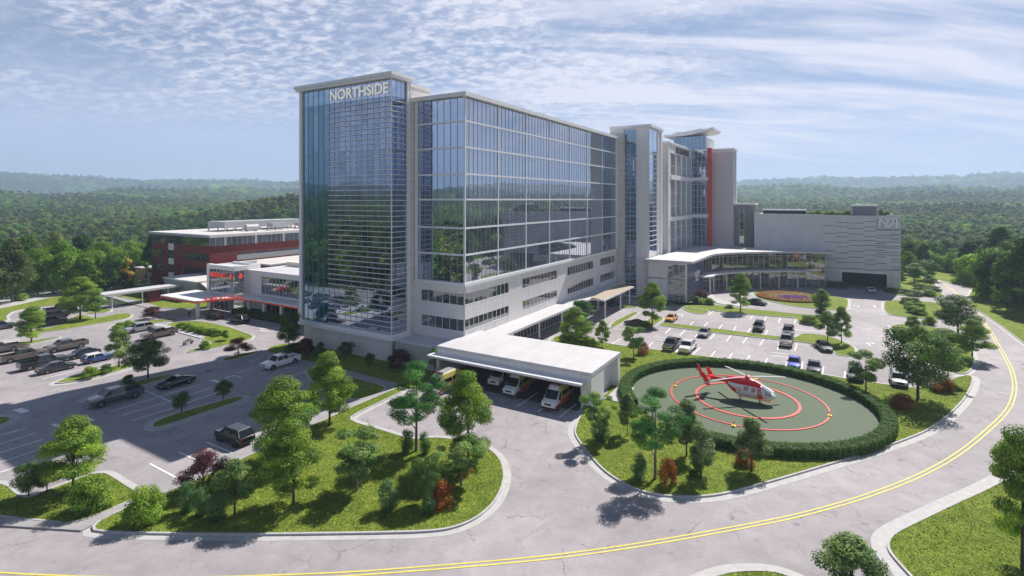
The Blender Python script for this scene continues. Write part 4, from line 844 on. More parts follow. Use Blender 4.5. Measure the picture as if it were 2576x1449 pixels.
for ch, (a_, c_), k in zip(txt, path, range(9)):
    nx = path[min(k+1, 8)]; pv = path[max(k-1, 0)]; ang = math.atan2(nx[1]-pv[1], nx[0]-pv[0])
    text_part('letter', ch, 1.2, .06, SIGNL, sub, (a_-9.5+.22*math.sin(ang), c_-58-.22*math.cos(ang), 3.72), (R(90), 0, ang), .01)
# ---- far left covered way and grey outbuilding
t = bld('long_covered_way', 'long low white covered way leading to the red building', 'canopy', -4, 89)
b = MB(-4, 89); b.box(-4.4, 13, 86.8, 91.5, 3.1, 3.6); b.build('roof', ROOFW, t)
for uu in (-2.5, 4, 10):
    b = MB(-4, 89); b.tube((uu, 87.4, 0), (uu, 87.4, 3.1), .15, n=8); b.build('column', ALU, t)
b = MB(-4, 89); b.box(5.5, 8.0, 87.2, 88.6, 0, 3.1); b.build('red_pier', RED, t)
t = bld('grey_outbuilding', 'low grey outbuilding with shallow pitched porch beside the red building', 'outbuilding', 13, 82)
b = MB(13, 82); b.box(13.2, 22, 80, 96, 0, 4.6); b.build('wall', mat('grey_panel', (.33, .34, .37), .7, .08, .4), t)
b = MB(13, 82); b.box(12.9, 22, 79.6, 96.4, 4.6, 4.9); b.hexa([(14, 75, 2.6), (21.9, 75, 2.6), (21.9, 79.6, 4.2), (14, 79.6, 4.2), (14, 75, 2.8), (21.9, 75, 2.8), (21.9, 79.6, 4.5), (14, 79.6, 4.5)]); b.build('roof', mat('pale_flat_roof', (.6, .6, .6)), t)
t = bld('low_white_shed', 'low white roofed shed left of the red building', 'outbuilding', 24, 123)
b = MB(24, 123); b.box(24, 34, 122, 136, 0, 3.6); b.build('wall', CONC, t); b = MB(24, 123); b.box(23.6, 34.4, 121.7, 136.4, 3.6, 3.9); b.build('roof', ROOFW, t)
#@@PART2
# ------------------------------------------------------------------ foliage
rng = np.random.default_rng(11)
def leaf_mesh(name, Pn, Nn, S, C, aspect=0.6, fm=FOL):
    n = len(Pn); Nn = Nn/np.maximum(np.linalg.norm(Nn, axis=1, keepdims=True), 1e-6)
    r = rng.normal(size=(n, 3)); t = np.cross(Nn, r); t /= np.maximum(np.linalg.norm(t, axis=1, keepdims=True), 1e-6); b = np.cross(Nn, t)
    S = S[:, None]; v = np.empty((n, 4, 3), dtype=np.float32)
    v[:, 0] = Pn-t*S; v[:, 1] = Pn-b*S*aspect; v[:, 2] = Pn+t*S; v[:, 3] = Pn+b*S*aspect
    me = bpy.data.meshes.new(name); me.vertices.add(4*n); me.vertices.foreach_set('co', v.ravel())
    me.loops.add(4*n); me.loops.foreach_set('vertex_index', np.arange(4*n, dtype=np.int32)); me.polygons.add(n)
    me.polygons.foreach_set('loop_start', np.arange(0, 4*n, 4, dtype=np.int32)); me.polygons.foreach_set('loop_total', np.full(n, 4, dtype=np.int32))
    at = me.color_attributes.new('Col', 'FLOAT_COLOR', 'POINT'); c = np.ones((n, 4, 4), dtype=np.float32); c[:, :, :3] = C[:, None, :]; at.data.foreach_set('color', c.ravel())
    me.materials.append(fm); me.update(calc_edges=True); me.validate(); return me
SHAPES = {
 'round': lambda t: np.sqrt(np.clip(1-(2*t-1)**2, 0, 1)),
 'egg':   lambda t: np.where(t < .35, .55+.45*np.sqrt(np.clip(t/.35, 0, 1)), np.clip(1-((t-.35)/.68)**1.6, 0.05, 1)),
 'cone':  lambda t: np.clip(1.02-t*.95, 0.05, 1),
 'vase':  lambda t: np.where(t < .65, .25+.75*(t/.65), np.sqrt(np.clip(1-((t-.65)/.38)**2, 0, 1))),
 'dome':  lambda t: np.sqrt(np.clip(1-(t*.98)**2, 0, 1)),
}
def crown(name, h, w, zb, n, ls, shape, cols, K=40, rc=.17, up=.5, flat=.6, inner=.3, bright=.28, aspect=.6):
    sh = SHAPES[shape]; t = rng.random(K)**.9; th = rng.random(K)*2*np.pi+np.arange(K)*2.4; rr = np.sqrt(rng.random(K)*(1-inner)+inner)*rng.uniform(.75, 1.12, K)
    R0 = sh(t)*w/2*(1-rc*.9); cx = np.cos(th)*R0*rr; cyy = np.sin(th)*R0*rr; cz = zb+(h-zb)*(t*.94)
    rad = w*rc*rng.uniform(.65, 1.35, K); wt = rad**2; wt /= wt.sum()
    k = rng.choice(K, n, p=wt); d = rng.normal(size=(n, 3)); d /= np.linalg.norm(d, axis=1, keepdims=True); q = rng.uniform(.35, 1.0, n)**.6
    off = d*(rad[k]*q)[:, None]; off[:, 2] *= flat
    Pn = np.stack([cx[k], cyy[k], cz[k]], 1)+off; Pn[:, 2] = np.maximum(Pn[:, 2], .12)
    Nn = d+np.array([0, 0, up])+rng.normal(size=(n, 3))*.35
    cols = np.array(cols); kc = cols[rng.integers(0, len(cols), K)]*rng.uniform(1-bright, 1+bright, (K, 1)); C = kc[k]*rng.uniform(.75, 1.3, (n, 1))
    return leaf_mesh(name, Pn, Nn, ls*rng.uniform(.6, 1.25, n), C, aspect), np.stack([cx, cyy, cz], 1)
def trunk(name, h, w, zb, r, cent, nl=9, bark=BARK, lean=0.0):
    b = MB(); top = (lean, 0, zb+(h-zb)*.45); b.tube((0, 0, -.1), (lean*.3, 0, zb*.9+.1), r*1.15, r*.8, 8); b.tube((lean*.3, 0, zb*.9), top, r*.8, r*.4, 7)
    idx = rng.permutation(len(cent))[:nl]
    for i in idx:
        c = cent[i]; s = rng.uniform(.0, .5); base = (lean*.3*(1-s)+top[0]*s, 0, zb*.85+s*(top[2]-zb*.85)); mid = (c[0]*.45, c[1]*.45, base[2]+(c[2]-base[2])*.6)
        b.tube(base, mid, r*.42, r*.28, 5, caps=False); b.tube(mid, tuple(c), r*.28, r*.1, 5, caps=False)
    me_o = b.build(name, bark); me = me_o.data; bpy.data.objects.remove(me_o); return me
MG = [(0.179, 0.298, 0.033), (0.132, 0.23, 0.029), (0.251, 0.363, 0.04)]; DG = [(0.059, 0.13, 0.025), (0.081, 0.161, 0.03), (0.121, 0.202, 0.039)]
BG = [(0.058, 0.208, 0.038), (0.096, 0.259, 0.053), (0.049, 0.159, 0.032)]; PU = [(0.111, 0.026, 0.036), (0.078, 0.021, 0.029), (0.156, 0.046, 0.046)]; LG = [(0.164, 0.27, 0.072), (0.116, 0.216, 0.048), (0.232, 0.324, 0.097)]
PC = [(0.232, 0.301, 0.127), (0.139, 0.208, 0.068), (0.092, 0.163, 0.049)]; OR = [(0.338, 0.112, 0.018), (0.254, 0.078, 0.016), (0.402, 0.175, 0.025)]; WG = [(0.112, 0.204, 0.072), (0.148, 0.24, 0.097), (0.074, 0.167, 0.056)]
KIND = {}
def kind(name, h, w, zb, n, ls, shape, cols, r=.12, nvar=2, bark=BARK, nl=9, **kw):
    vs_ = []
    for i in range(nvar):
        me, cent = crown(name+'_crown', h, w, zb, n, ls, shape, cols, **kw)
        vs_.append((me, trunk(name+'_trunk', h, w, zb, r, cent, nl, bark, rng.uniform(-.1, .1)) if r else None))
    KIND[name] = (h, w, vs_)
kind('maple', 8, 6, 1.7, 24000, .092, 'egg', MG, .13, 3, K=46, rc=.16, flat=.5)
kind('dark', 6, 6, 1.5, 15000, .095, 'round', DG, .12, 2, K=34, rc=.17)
kind('feather', 9, 5, 2.5, 22000, .085, 'round', BG, .13, 2, K=40, rc=.15, flat=.45, bark=BARKL, inner=.1, nl=14, aspect=.35)
kind('purple', 3.2, 4.4, .7, 13000, .07, 'dome', PU, .08, 2, K=44, rc=.15, flat=.5, aspect=.4)
kind('open', 5.2, 5.5, 1.7, 9500, .095, 'vase', LG, .10, 2, K=26, rc=.13, flat=.5, bark=BARKL, nl=16)
kind('pale', 5.2, 2.9, 1.1, 11000, .075, 'egg', PC, .09, 2, K=40, rc=.2, flat=.7)
kind('ball', 2.3, 2.4, .8, 5500, .055, 'round', DG, .06, 1, K=24, rc=.2)
kind('light', 5.5, 3.8, 1.4, 12000, .085, 'egg', LG, .09, 2, K=34, rc=.18, flat=.6)
kind('bush', 2.0, 3.0, .1, 9500, .07, 'dome', MG, 0, 2, K=26, rc=.2, flat=.7)
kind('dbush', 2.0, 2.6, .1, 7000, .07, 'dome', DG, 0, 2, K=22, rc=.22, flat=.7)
kind('orange', 2.0, 1.9, .05, 3200, .085, 'egg', OR, 0, 2, K=24, rc=.2, flat=1.3, aspect=.3, up=.1)
kind('willow', 2.2, 1.8, .05, 2600, .15, 'vase', WG, 0, 2, K=24, rc=.2, flat=1.4, aspect=.14, up=0)
TC = {}
def plant(kd, px, py, h, w, label, cat='tree', world_pt=None, group=None, z=0.1):
    H0, W0, vs_ = KIND[kd]; k = TC.get(kd, 0); TC[kd] = k+1; cm, tm = vs_[k % len(vs_)]
    x, y = world_pt or G(px, py); rz = rng.uniform(0, 6.28)
    nm = {'bush': 'shrub', 'dbush': 'shrub', 'orange': 'orange_shrub', 'willow': 'feathery_shrub', 'purple': 'purple_maple', 'ball': 'clipped_tree'}.get(kd, 'tree')
    if tm is None:
        o = link(nm, cm); o.location = (x, y, z)
    else:
        o = thing(nm, None, None, (x, y, z)); c = link('crown', cm, o); tr = link('trunk', tm, o)
    o.rotation_euler = (0, 0, rz); o.scale = (w/W0, w/W0, h/H0); return tag(o, label, cat, group)
T_ = plant
T_('maple', 184, 1242, 6.9, 5.4, 'broad green maple on the small lawn at the near left corner of the car park')
T_('dark', 72, 1253, 3.0, 2.6, 'small dark tree at the very corner of the near left car park')
T_('dark', 118, 1240, 2.6, 2.6, 'low dark sapling tucked under the near left maple')
T_('purple', 510, 1237, 3.4, 4.4, 'purple leaved maple at the lawn edge beside the empty parking bays')
T_('light', 590, 1299, 4.6, 3.2, 'slim pale green tree right of the purple maple on the front lawn')
T_('maple', 738, 1272, 7.2, 5.3, 'full green maple with visible trunk nearest the road on the front lawn')
T_('maple', 712, 1170, 8.6, 7.2, 'widest green maple standing behind the black sport utility car')
T_('maple', 829, 1072, 8.6, 6.0, 'tall yellow green maple beside the sidewalk before the glass tower')
T_('feather', 1047, 1137, 9.3, 6.0, 'bright emerald feathery tree at the edge of the ambulance yard')
T_('maple', 1178, 1165, 9.0, 5.8, 'dense bushy maple in front of the parked ambulances')
T_('open', 898, 1238, 5.3, 5.8, 'low spreading light green tree alone in the middle of the front lawn')
T_('open', 1160, 1225, 4.4, 5.2, 'light leaved spreading tree near the rounded end of the front lawn')
T_('dark', 1072, 1272, 4.2, 2.9, 'dark narrow tree beside the dark red shrub on the front lawn')
T_('orange', 1114, 1277, 2.1, 2.3, 'dark red orange shrub near the rounded end of the front lawn', 'shrub')
T_('orange', 1168, 1200, 1.9, 1.6, 'small orange shrub hidden behind the light leaved tree', 'shrub')
T_('willow', 980, 1287, 2.3, 2.2, 'pale feathery shrub in the front lawn near the road', 'shrub')
T_('willow', 1076, 1296, 1.7, 1.4, 'small wispy shrub in front of the dark red shrub', 'shrub')
T_('willow', 1024, 1142, 2.2, 1.7, 'upright wispy shrub left of the emerald tree trunk', 'shrub')
T_('willow', 1068, 1145, 2.0, 1.4, 'upright wispy shrub right of the emerald tree trunk', 'shrub')
T_('willow', 474, 1290, 2.3, 1.9, 'blue green spiky shrub left of the pale green tree', 'shrub')
T_('willow', 506, 1300, 2.1, 1.7, 'yellow green spiky shrub between two darker ones', 'shrub')
T_('willow', 545, 1311, 2.2, 2.1, 'dark spiky shrub nearest the slim pale green tree', 'shrub')
T_('bush', 362, 1316, 2.7, 3.2, 'rounded leafy shrub at the meeting of sidewalk and front lawn', 'shrub')
T_('bush', 222, 1287, 2.5, 3.3, 'rounded leafy shrub below the near left maple', 'shrub')
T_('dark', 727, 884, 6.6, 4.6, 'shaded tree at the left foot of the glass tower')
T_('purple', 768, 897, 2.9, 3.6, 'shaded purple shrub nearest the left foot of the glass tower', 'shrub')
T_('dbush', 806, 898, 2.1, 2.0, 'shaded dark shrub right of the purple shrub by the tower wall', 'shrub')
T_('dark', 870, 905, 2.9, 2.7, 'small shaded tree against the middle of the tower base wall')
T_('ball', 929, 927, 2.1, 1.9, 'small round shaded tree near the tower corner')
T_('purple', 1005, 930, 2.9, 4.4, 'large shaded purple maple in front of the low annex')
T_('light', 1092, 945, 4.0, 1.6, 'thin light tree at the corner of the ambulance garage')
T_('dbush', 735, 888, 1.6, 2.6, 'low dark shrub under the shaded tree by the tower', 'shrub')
T_('maple', 79, 863, 6.5, 5.8, 'rounded green tree between the two left rows of cars')
T_('maple', 202, 805, 9.4, 8.4, 'largest yellow green tree on the far left island')
T_('light', 240, 803, 6.4, 3.9, 'bright slim tree right of the largest far left island tree')
T_('light', 299, 926, 6.3, 3.7, 'bright egg shaped tree on the long lit island')
T_('dark', 372, 954, 5.5, 6.4, 'dark vase shaped tree on the island behind the grey pickup')
T_('ball', 457, 1039, 2.3, 2.5, 'left of the two clipped ball trees on the shaded island')
T_('ball', 562, 1005, 2.2, 2.5, 'right of the two clipped ball trees on the shaded island')
T_('purple', 386, 802, 2.5, 4.9, 'sunlit red purple maple by the emergency drive')
T_('purple', 600, 894, 2.8, 4.5, 'shaded purple maple on the little island before the white pickup')
T_('bush', 228, 951, 1.5, 2.4, 'larger of the two shrubs on the long lit island', 'shrub')
T_('bush', 268, 940, 1.2, 2.0, 'smaller of the two shrubs on the long lit island', 'shrub')
for k in range(7): T_('bush', 458+k*15, 829+k*3.2-abs(k-3)*1.0, 1.1, 2.4, ['leafy shrub at the left end of', 'second leafy shrub from the left in', 'third leafy shrub from the left in', 'middle leafy shrub of', 'third leafy shrub from the right in', 'second leafy shrub from the right in', 'leafy shrub at the right end of'][k]+' the emergency lawn row', 'shrub', group='shrub row on the emergency lawn')
T_('light', 568, 857, 1.9, 1.9, 'small sapling at the right of the emergency lawn')
T_('bush', 515, 878, 1.2, 2.2, 'single low shrub at the near tip of the emergency lawn', 'shrub')
T_('bush', 322, 823, 1.2, 2.6, 'low shrub right half of the narrow island by the silver car', 'shrub')
T_('bush', 300, 828, 1.1, 2.4, 'low shrub left half of the narrow island by the silver car', 'shrub')
T_('bush', 52, 757, 1.9, 3.4, 'round shrub beside the far left path', 'shrub')
T_('dbush', 324, 968, 1.2, 1.7, 'little dark shrub behind the grey pickup roof', 'shrub')
T_('dbush', 365, 748, 1.8, 3.0, 'dark shrub right of the red pier', 'shrub')
T_('dbush', 395, 747, 1.8, 3.4, 'dark shrub below the grey porch', 'shrub')
T_('maple', 1641, 819, 8.9, 6.1, 'tall dense tree before the white stair tower')
T_('maple', 1863, 784, 8.9, 6.2, 'tall tree casting shade on the north parking bays')
T_('maple', 1450, 868, 6.8, 6.6, 'broad rounded tree right behind the ambulance garage')
T_('feather', 1462, 852, 7.2, 5.6, 'emerald tree top peeping above the rounded tree behind the garage')
T_('maple', 1515, 874, 4.8, 2.9, 'narrow small tree right of the rounded tree behind the garage')
T_('bush', 1428, 864, 1.8, 4.0, 'spreading shrub at the foot of the rounded tree behind the garage', 'shrub')
T_('bush', 1480, 872, 1.6, 3.6, 'low shrub between the two trees behind the garage', 'shrub')
T_('open', 1594, 901, 5.3, 5.4, 'open crowned leaning tree on the grass behind the heliport hedge')
T_('orange', 1619, 893, 2.1, 2.3, 'bright orange shrub beside the open crowned tree', 'shrub')
T_('dbush', 1625, 829, 1.7, 2.6, 'dark shrub beside the tall tree near the convertible', 'shrub')
T_('open', 1508, 1117, 5.3, 4.4, 'light branching tree at the near right corner of the ambulance garage')
T_('light', 1578, 1097, 4.6, 2.2, 'slim tree between the light branching tree and the emerald tree')
T_('feather', 1648, 1207, 8.5, 5.2, 'tall emerald feathery tree overlapping the heliport edge')
T_('pale', 1727, 1150, 5.8, 2.8, 'pale conical tree right behind the emerald heliport tree')
T_('pale', 1763, 1205, 5.1, 2.9, 'middle pale conical tree on the heliport lawn')
T_('pale', 1891, 1187, 5.1, 3.1, 'right pale conical tree in front of the hedge')
T_('orange', 1680, 1221, 2.3, 2.0, 'bright orange upright shrub beside the emerald tree trunk', 'shrub')
T_('orange', 1876, 1172, 1.4, 2.4, 'low rusty shrub under the right pale conical tree', 'shrub')
T_('willow', 1608, 1208, 2.1, 1.7, 'dark green upright shrub left of the emerald tree trunk', 'shrub')
T_('willow', 1510, 1112, 1.6, 2.4, 'wispy dark shrub at the foot of the light branching tree', 'shrub')
T_('dbush', 1750, 1198, 1.3, 1.3, 'tiny dark bush touching the middle pale conical tree', 'shrub')
T_('light', 2068, 792, 5.8, 4.1, 'pale green tree at the near edge of the flower circle lawn')
T_('light', 2082, 864, 5.7, 4.0, 'bright green tree at the left of the pair by the car park bulb')
T_('maple', 2117, 864, 6.6, 3.7, 'darker tree at the right of the pair by the car park bulb')
T_('open', 2178, 986, 5.3, 5.8, 'open crowned tree in front of the dark green car')
T_('dark', 2309, 1004, 9.5, 8.6, 'very large dark tree on the grass east of the helipad')
T_('dark', 2410, 842, 7.2, 9.2, 'wide dark tree beside the junction on the far right')
T_('maple', 2446, 905, 6.6, 5.8, 'round tree leaning over the kerb of the curving road')
T_('open', 2385, 965, 5.2, 5.4, 'light tree at the pointed end of the right car park')
T_('maple', 2372, 872, 3.2, 7.0, 'sprawling low green and rust tree behind the very large dark tree')
T_('orange', 2368, 984, 1.9, 3.6, 'rust coloured shrub near the pointed end of the car park', 'shrub')
T_('orange', 2268, 1026, 1.7, 3.0, 'rust coloured shrub left of the very large dark tree', 'shrub')
T_('bush', 2298, 820, 1.8, 2.8, 'left of two round shrubs by the right side drive', 'shrub')
T_('bush', 2337, 817, 1.7, 2.7, 'right of two round shrubs by the right side drive', 'shrub')
T_('bush', 2038, 815, 1.6, 3.8, 'wide shrub left of the bright green tree', 'shrub')
T_('dbush', 2066, 793, 1.6, 2.6, 'dark shrub at the foot of the flower circle tree', 'shrub')
T_('purple', 1763, 758, 2.8, 4.3, 'reddish purple maple by the blue patterned wall')
T_('dbush', 1752, 764, 1.6, 3.0, 'green shrub below the purple maple by the blue wall', 'shrub')
T_('bush', 1782, 766, 1.5, 3.4, 'spreading shrub right of the purple maple by the blue wall', 'shrub')
T_('bush', 1835, 776, .8, 2.4, 'very low shrub on the strip by the drop off loop', 'shrub')
for i, (px, py, h, w, l) in enumerate(((2263, 724, 5.4, 4.4, 'dark tree touching the right edge of the parking garage'), (2300, 712, 6.2, 6.6, 'light tree on the bank right of the parking garage'), (2330, 705, 6.6, 8.0, 'big round tree at the top of the bank by the far road'), (2285, 690, 8.0, 6.0, 'green tree behind the parking garage corner'), (2340, 720, 3.4, 4.0, 'small tree at the roadside end of the garage bank'))): T_(('maple', 'light', 'dark', 'maple', 'maple')[i], px, py, h, w, l)
for i, (px, py, h, w) in enumerate(((2240, 735, 1.2, 4.2), (2272, 738, 1.3, 4.2), (2300, 744, 1.4, 4.6), (2335, 745, 1.5, 4.2), (2350, 733, 1.4, 4.0), (2315, 728, 1.6, 4.2))): T_('bush' if i % 2 else 'dbush', px, py, h, w, ['dark shrub nearest the garage entrance kerb', 'second shrub right of the garage entrance', 'middle front shrub on the garage bank', 'front shrub near the bank tip', 'shrub under the small roadside tree', 'middle rear shrub on the garage bank'][i], 'shrub', group='shrubs on the garage bank')
for i, (px, py) in enumerate(((2282, 765), (2290, 777), (2302, 766), (2298, 788), (2312, 780), (2314, 793))): T_('bush', px, py, 1.5, 3.2, ['far left shrub', 'middle left shrub', 'far right shrub', 'near left shrub', 'middle right shrub', 'near right shrub'][i]+' of the pale flowering clump across the drive', 'shrub', group='pale shrub clump across the drive')
T_('maple', 2572, 1440, 10.0, 5.0, 'tall dark tree at the right edge above the near south lawn')
T_('dark', 2600, 1300, 7.6, 4.6, 'second dark tree half hidden at the right edge', world_pt=(46.2, 43.5))
T_('maple', 2640, 1060, 0, 0, '', world_pt=(0, 0)) if False else None
T_('light', 2150, 1530, 4.7, 4.4, 'light green tree top at the bottom edge beside the side road', world_pt=(21.3, 33.4))
T_('maple', 0, 0, 6.5, 5.0, 'tree top just showing at the right edge beyond the road', world_pt=(60.5, 60.5-2.6)) if False else None
# roof garden behind the garage parapet
for k in range(9):
    x, y = W(125.5, -53.8-k*1.3); T_('bush', 0, 0, 1.9+.3*(k % 3), 2.6, ('leftmost', 'second', 'third', 'fourth', 'middle', 'sixth', 'seventh', 'eighth', 'rightmost')[k]+' roof garden shrub in the row left of the grey stair hut', 'shrub', world_pt=(x, y), group='roof garden shrubs', z=20.05)
for k in range(3):
    x, y = W(127.5, -72.5-k*1.4); T_('light', 0, 0, 3.2-.8*k, 2.4, ['tallest', 'middle', 'shortest'][k]+' roof garden sapling right of the grey stair hut', 'tree', world_pt=(x, y), z=20.05)

# ---- hedges
HG = np.array([(.105, .215, .038), (.07, .165, .028), (.14, .26, .05)])
def leaves_on(bm_pts, nrm, s=.085): 
    n = len(bm_pts); C = HG[rng.integers(0, 3, n)]*rng.uniform(.65, 1.35, (n, 1)); return leaf_mesh('leaves', bm_pts, nrm+rng.normal(size=(n, 3))*.6, s*rng.uniform(.6, 1.3, n), C)
PADC = (30.1, 68.4); PRX, PRY = 14.5, 13.95
def ring_hedge():
    a0, a1 = R(-128), R(188-0)            # runs anticlockwise from the near left round to the far left
    N_ = 90; b = MB(); rings = []; hh = 1.1; wd = 1.45
    for i in range(N_+1):
        a = a0+(a1-a0)*i/N_; c, s = math.cos(a), math.sin(a)
        def pt(d, z): return (PADC[0]+(PRX+d)*c, PADC[1]+(PRY+d)*s, z)
        rings.append([pt(0.06, .05), pt(wd-.06, .05), pt(wd-.06, hh-.12), pt(wd-.2, hh-.05), pt(.2, hh-.05), pt(.06, hh-.12)])
    b.loft(rings); o = b.build('round_hedge', mat('hedge_core', (.012, .025, .008), .9)); tag(o, 'clipped green hedge curving round the helipad', 'hedge')
    n = 90000; a = rng.uniform(a0, a1, n); side = rng.choice(3, n, p=[.32, .32, .36]); c, s = np.cos(a), np.sin(a); z = rng.uniform(.08, hh, n); d = rng.uniform(0, wd, n)
    bump = .07*np.sin(a*61)+.06*np.sin(a*143+1)+rng.normal(size=n)*.05
    d = np.where(side == 0, -.02+bump*.6, np.where(side == 1, wd+bump*.8, d)); z = np.where(side == 2, hh+bump, z)
    Pn = np.stack([PADC[0]+(PRX+d)*c, PADC[1]+(PRY+d)*s, z], 1); up = (side == 2)[:, None]; sg = np.where(side == 0, -1, 1)[:, None]
    Nn = np.where(up, np.array([0, 0, 1.0]), np.stack([c, s, np.zeros(n)+.25], 1)*sg)
    link('leaves', leaves_on(Pn, Nn, .062), o)
ring_hedge()
def box_hedge(name, label, poly_uv, h, n):
    (u0_, u1_, v0_, v1_) = poly_uv; o = bld(name, label, 'hedge', u0_, v0_); b = MB(u0_, v0_); b.box(u0_+.06, u1_-.06, v0_+.06, v1_-.06, 0, h-.06); b.build('core', mat('hedge_core', (.012, .025, .008), .9), o)
    du, dv = u1_-u0_, v1_-v0_; ar = np.array([du*dv, du*h, du*h, dv*h, dv*h]); k = rng.choice(5, n, p=ar/ar.sum()); x = rng.uniform(0, du, n); y = rng.uniform(0, dv, n); z = rng.uniform(0, h, n)
    nm = np.array([(0, 0, 1), (0, -1, .2), (0, 1, .2), (-1, 0, .2), (1, 0, .2)], float)[k]; j = rng.normal(size=n)*.05
    x = np.where(k == 3, j, np.where(k == 4, du+j, x)); y = np.where(k == 1, j, np.where(k == 2, dv+j, y)); z = np.where(k == 0, h+j, z)
    link('leaves', leaves_on(np.stack([x, y, z], 1), nm, .10), o)
box_hedge('box_hedge', 'long dark clipped hedge under the emergency canopy', (8.2, 11.2, 33, 56.5), 1.3, 6000)
box_hedge('box_hedge', 'short dark clipped hedge left of the garage entrance', (119.6, 122.6, -63.6, -58.8), 1.7, 3000)

# ---- flower circle
def flowers():
    c = G(1987, 748); c = (73.6, 141.0); o = thing('flower_bed', 'round bed of orange, pink and purple flowers in the drop off circle', 'flower bed', (c[0], c[1], .1)); b = MB()
    rings = []
    for rr, z in ((8.0, 0), (7.9, .25), (6.0, .45), (3.0, .6), (.1, .65)): rings.append([(rr*math.cos(2*math.pi*i/40), rr*math.sin(2*math.pi*i/40), z) for i in range(40)])
    b.loft(rings); b.build('soil_mound', mat('planting_soil', (.04, .06, .02), .9), o)
    n = 26000; r_ = 8*np.sqrt(rng.random(n)); a = rng.uniform(0, 6.283, n); x = r_*np.cos(a); y = r_*np.sin(a)
    P0 = np.stack([x, y, .72-.45*(r_/8)**2+rng.uniform(0, .12, n)], 1); wob = .8*np.sin(x*1.1+2)+.7*np.sin(y*1.3)+rng.normal(size=n)*.35
    pal = {0: (.52, .13, .05), 1: (.50, .34, .22), 2: (.17, .24, .07), 3: (.23, .06, .36), 4: (.46, .20, .16)}
    k = np.where(r_+wob*.5 > 6.4, np.where(rng.random(n) < .7, 0, 2), np.where(rng.random(n) < .45, 1, np.where(rng.random(n) < .6, 2, 4)))
    k = np.where((y > 2.4+wob) & (r_ < 6.8), np.where(rng.random(n) < .55, 0, 2), k); k = np.where(((x+.6)/3.6)**2+((y+3.2)/2.2)**2+wob*.12 < 1, 3, k)
    C = np.array([pal[i] for i in range(5)])[k]*rng.uniform(.7, 1.3, (n, 1)); link('blossoms', leaf_mesh('blossoms', P0, np.array([0, 0, 1.0])+rng.normal(size=(n, 3))*.4, .11*rng.uniform(.6, 1.4, n), C, .8), o)
flowers()

# ---- short tufts over the near lawns
def tufts():
    out = []
    def inside(poly, P):
        x, y = P[:, 0], P[:, 1]; c = np.zeros(len(P), bool); n = len(poly)
        for i in range(n):
            (x1, y1), (x2, y2) = poly[i], poly[i-1]; m_ = ((y1 > y) != (y2 > y)) & (x < (x2-x1)*(y-y1)/((y2-y1) or 1e-9)+x1); c ^= m_
        return c
    for gi in (0, 1, 4, 5, 7):
        A = np.array(GRASS_POLYS[gi]); lo, hi = A.min(0), np.minimum(A.max(0), [70, 100]); lo = np.maximum(lo, [-60, 20]); ar = np.prod(hi-lo); P0 = rng.uniform(lo, hi, (int(ar*(70 if gi != 4 else 45)), 2)); P0 = P0[inside(GRASS_POLYS[gi], P0)]
        if gi == 4: P0 = P0[((P0[:, 0]-PADC[0])/PRX)**2+((P0[:, 1]-PADC[1])/PRY)**2 > 1.0]
        out.append(P0)
    Q = np.concatenate(out); n = len(Q); print('tufts', n); pn = np.sin(Q[:, 0]*1.7+np.sin(Q[:, 1]*1.1)*2)*np.sin(Q[:, 1]*1.9+1)
    C = np.array([(.155, .222, .026)])*(1+.22*pn[:, None])*rng.uniform(.55, 1.5, (n, 1))*np.array([1, 1, 1])+rng.uniform(0, .03, (n, 1))*np.array([[1, .9, .2]])
    me = leaf_mesh('grass', np.column_stack([Q, np.full(n, .16)]), rng.normal(size=(n, 3))*.8+np.array([0, 0, .7]), .052*rng.uniform(.6, 1.5, n), C, .5)
    tag(link('grass', me), 'short rough grass covering the near lawns', 'grass', None, 'stuff')
# ------------------------------------------------------------------ forest
FT = []
FOLF = foliage_mat('forest_foliage', .38, .08, 1.0)
FPAL = [[(0.138, 0.246, 0.036), (0.097, 0.189, 0.029)], [(0.077, 0.159, 0.033), (0.055, 0.121, 0.025)], [(0.236, 0.39, 0.054), (0.166, 0.301, 0.04)], [(0.208, 0.246, 0.083), (0.153, 0.201, 0.065)], [(0.36, 0.246, 0.074), (0.25, 0.23, 0.054)], [(0.101, 0.213, 0.033), (0.135, 0.25, 0.044)]]
for i, (h, w, zb, sh) in enumerate(((14, 10.5, 1.5, 'round'), (17, 8.5, 1.5, 'egg'), (12, 10, 1.2, 'dome'), (15, 9.5, 1.5, 'egg'), (12, 8, 1, 'round'), (11, 10, 1.2, 'dome'))):
    me, ce = crown('forest_crown', h, w, zb, 5200, .30, sh, FPAL[i], K=44, rc=.16, flat=.75, bright=.32); me.materials[0] = FOLF
    lo, _ = crown('forest_crown_far', h, w, zb, 950, .62, sh, FPAL[i], K=30, rc=.2, flat=.85, bright=.3); lo.materials[0] = FOLF
    FT.append((h, w, me, trunk('forest_trunk', h, w, zb+2, .22, ce, 5), lo))
KN = ['mid green broad', 'dark green tall', 'yellow green low', 'grey green tall', 'autumn tinted', 'vivid green spreading']
def ftree(x, y, kd, s, where, grp, z=None, lbl=None):
    h, w, cm, tm, lo = FT[kd]; zz = float(terr_h(np.array(x), np.array(y)))-.1 if z is None else z
    o = thing('woodland_tree', None, None, (x, y, zz)); c = link('crown', cm, o); tk = link('trunk', tm, o); o.rotation_euler = (0, 0, rng.uniform(0, 6.28)); o.scale = (s*rng.uniform(.9, 1.1),)*2+(s*rng.uniform(.88, 1.12),)
    return tag(o, lbl or '%s tree %s' % (KN[kd], where), 'tree', grp)
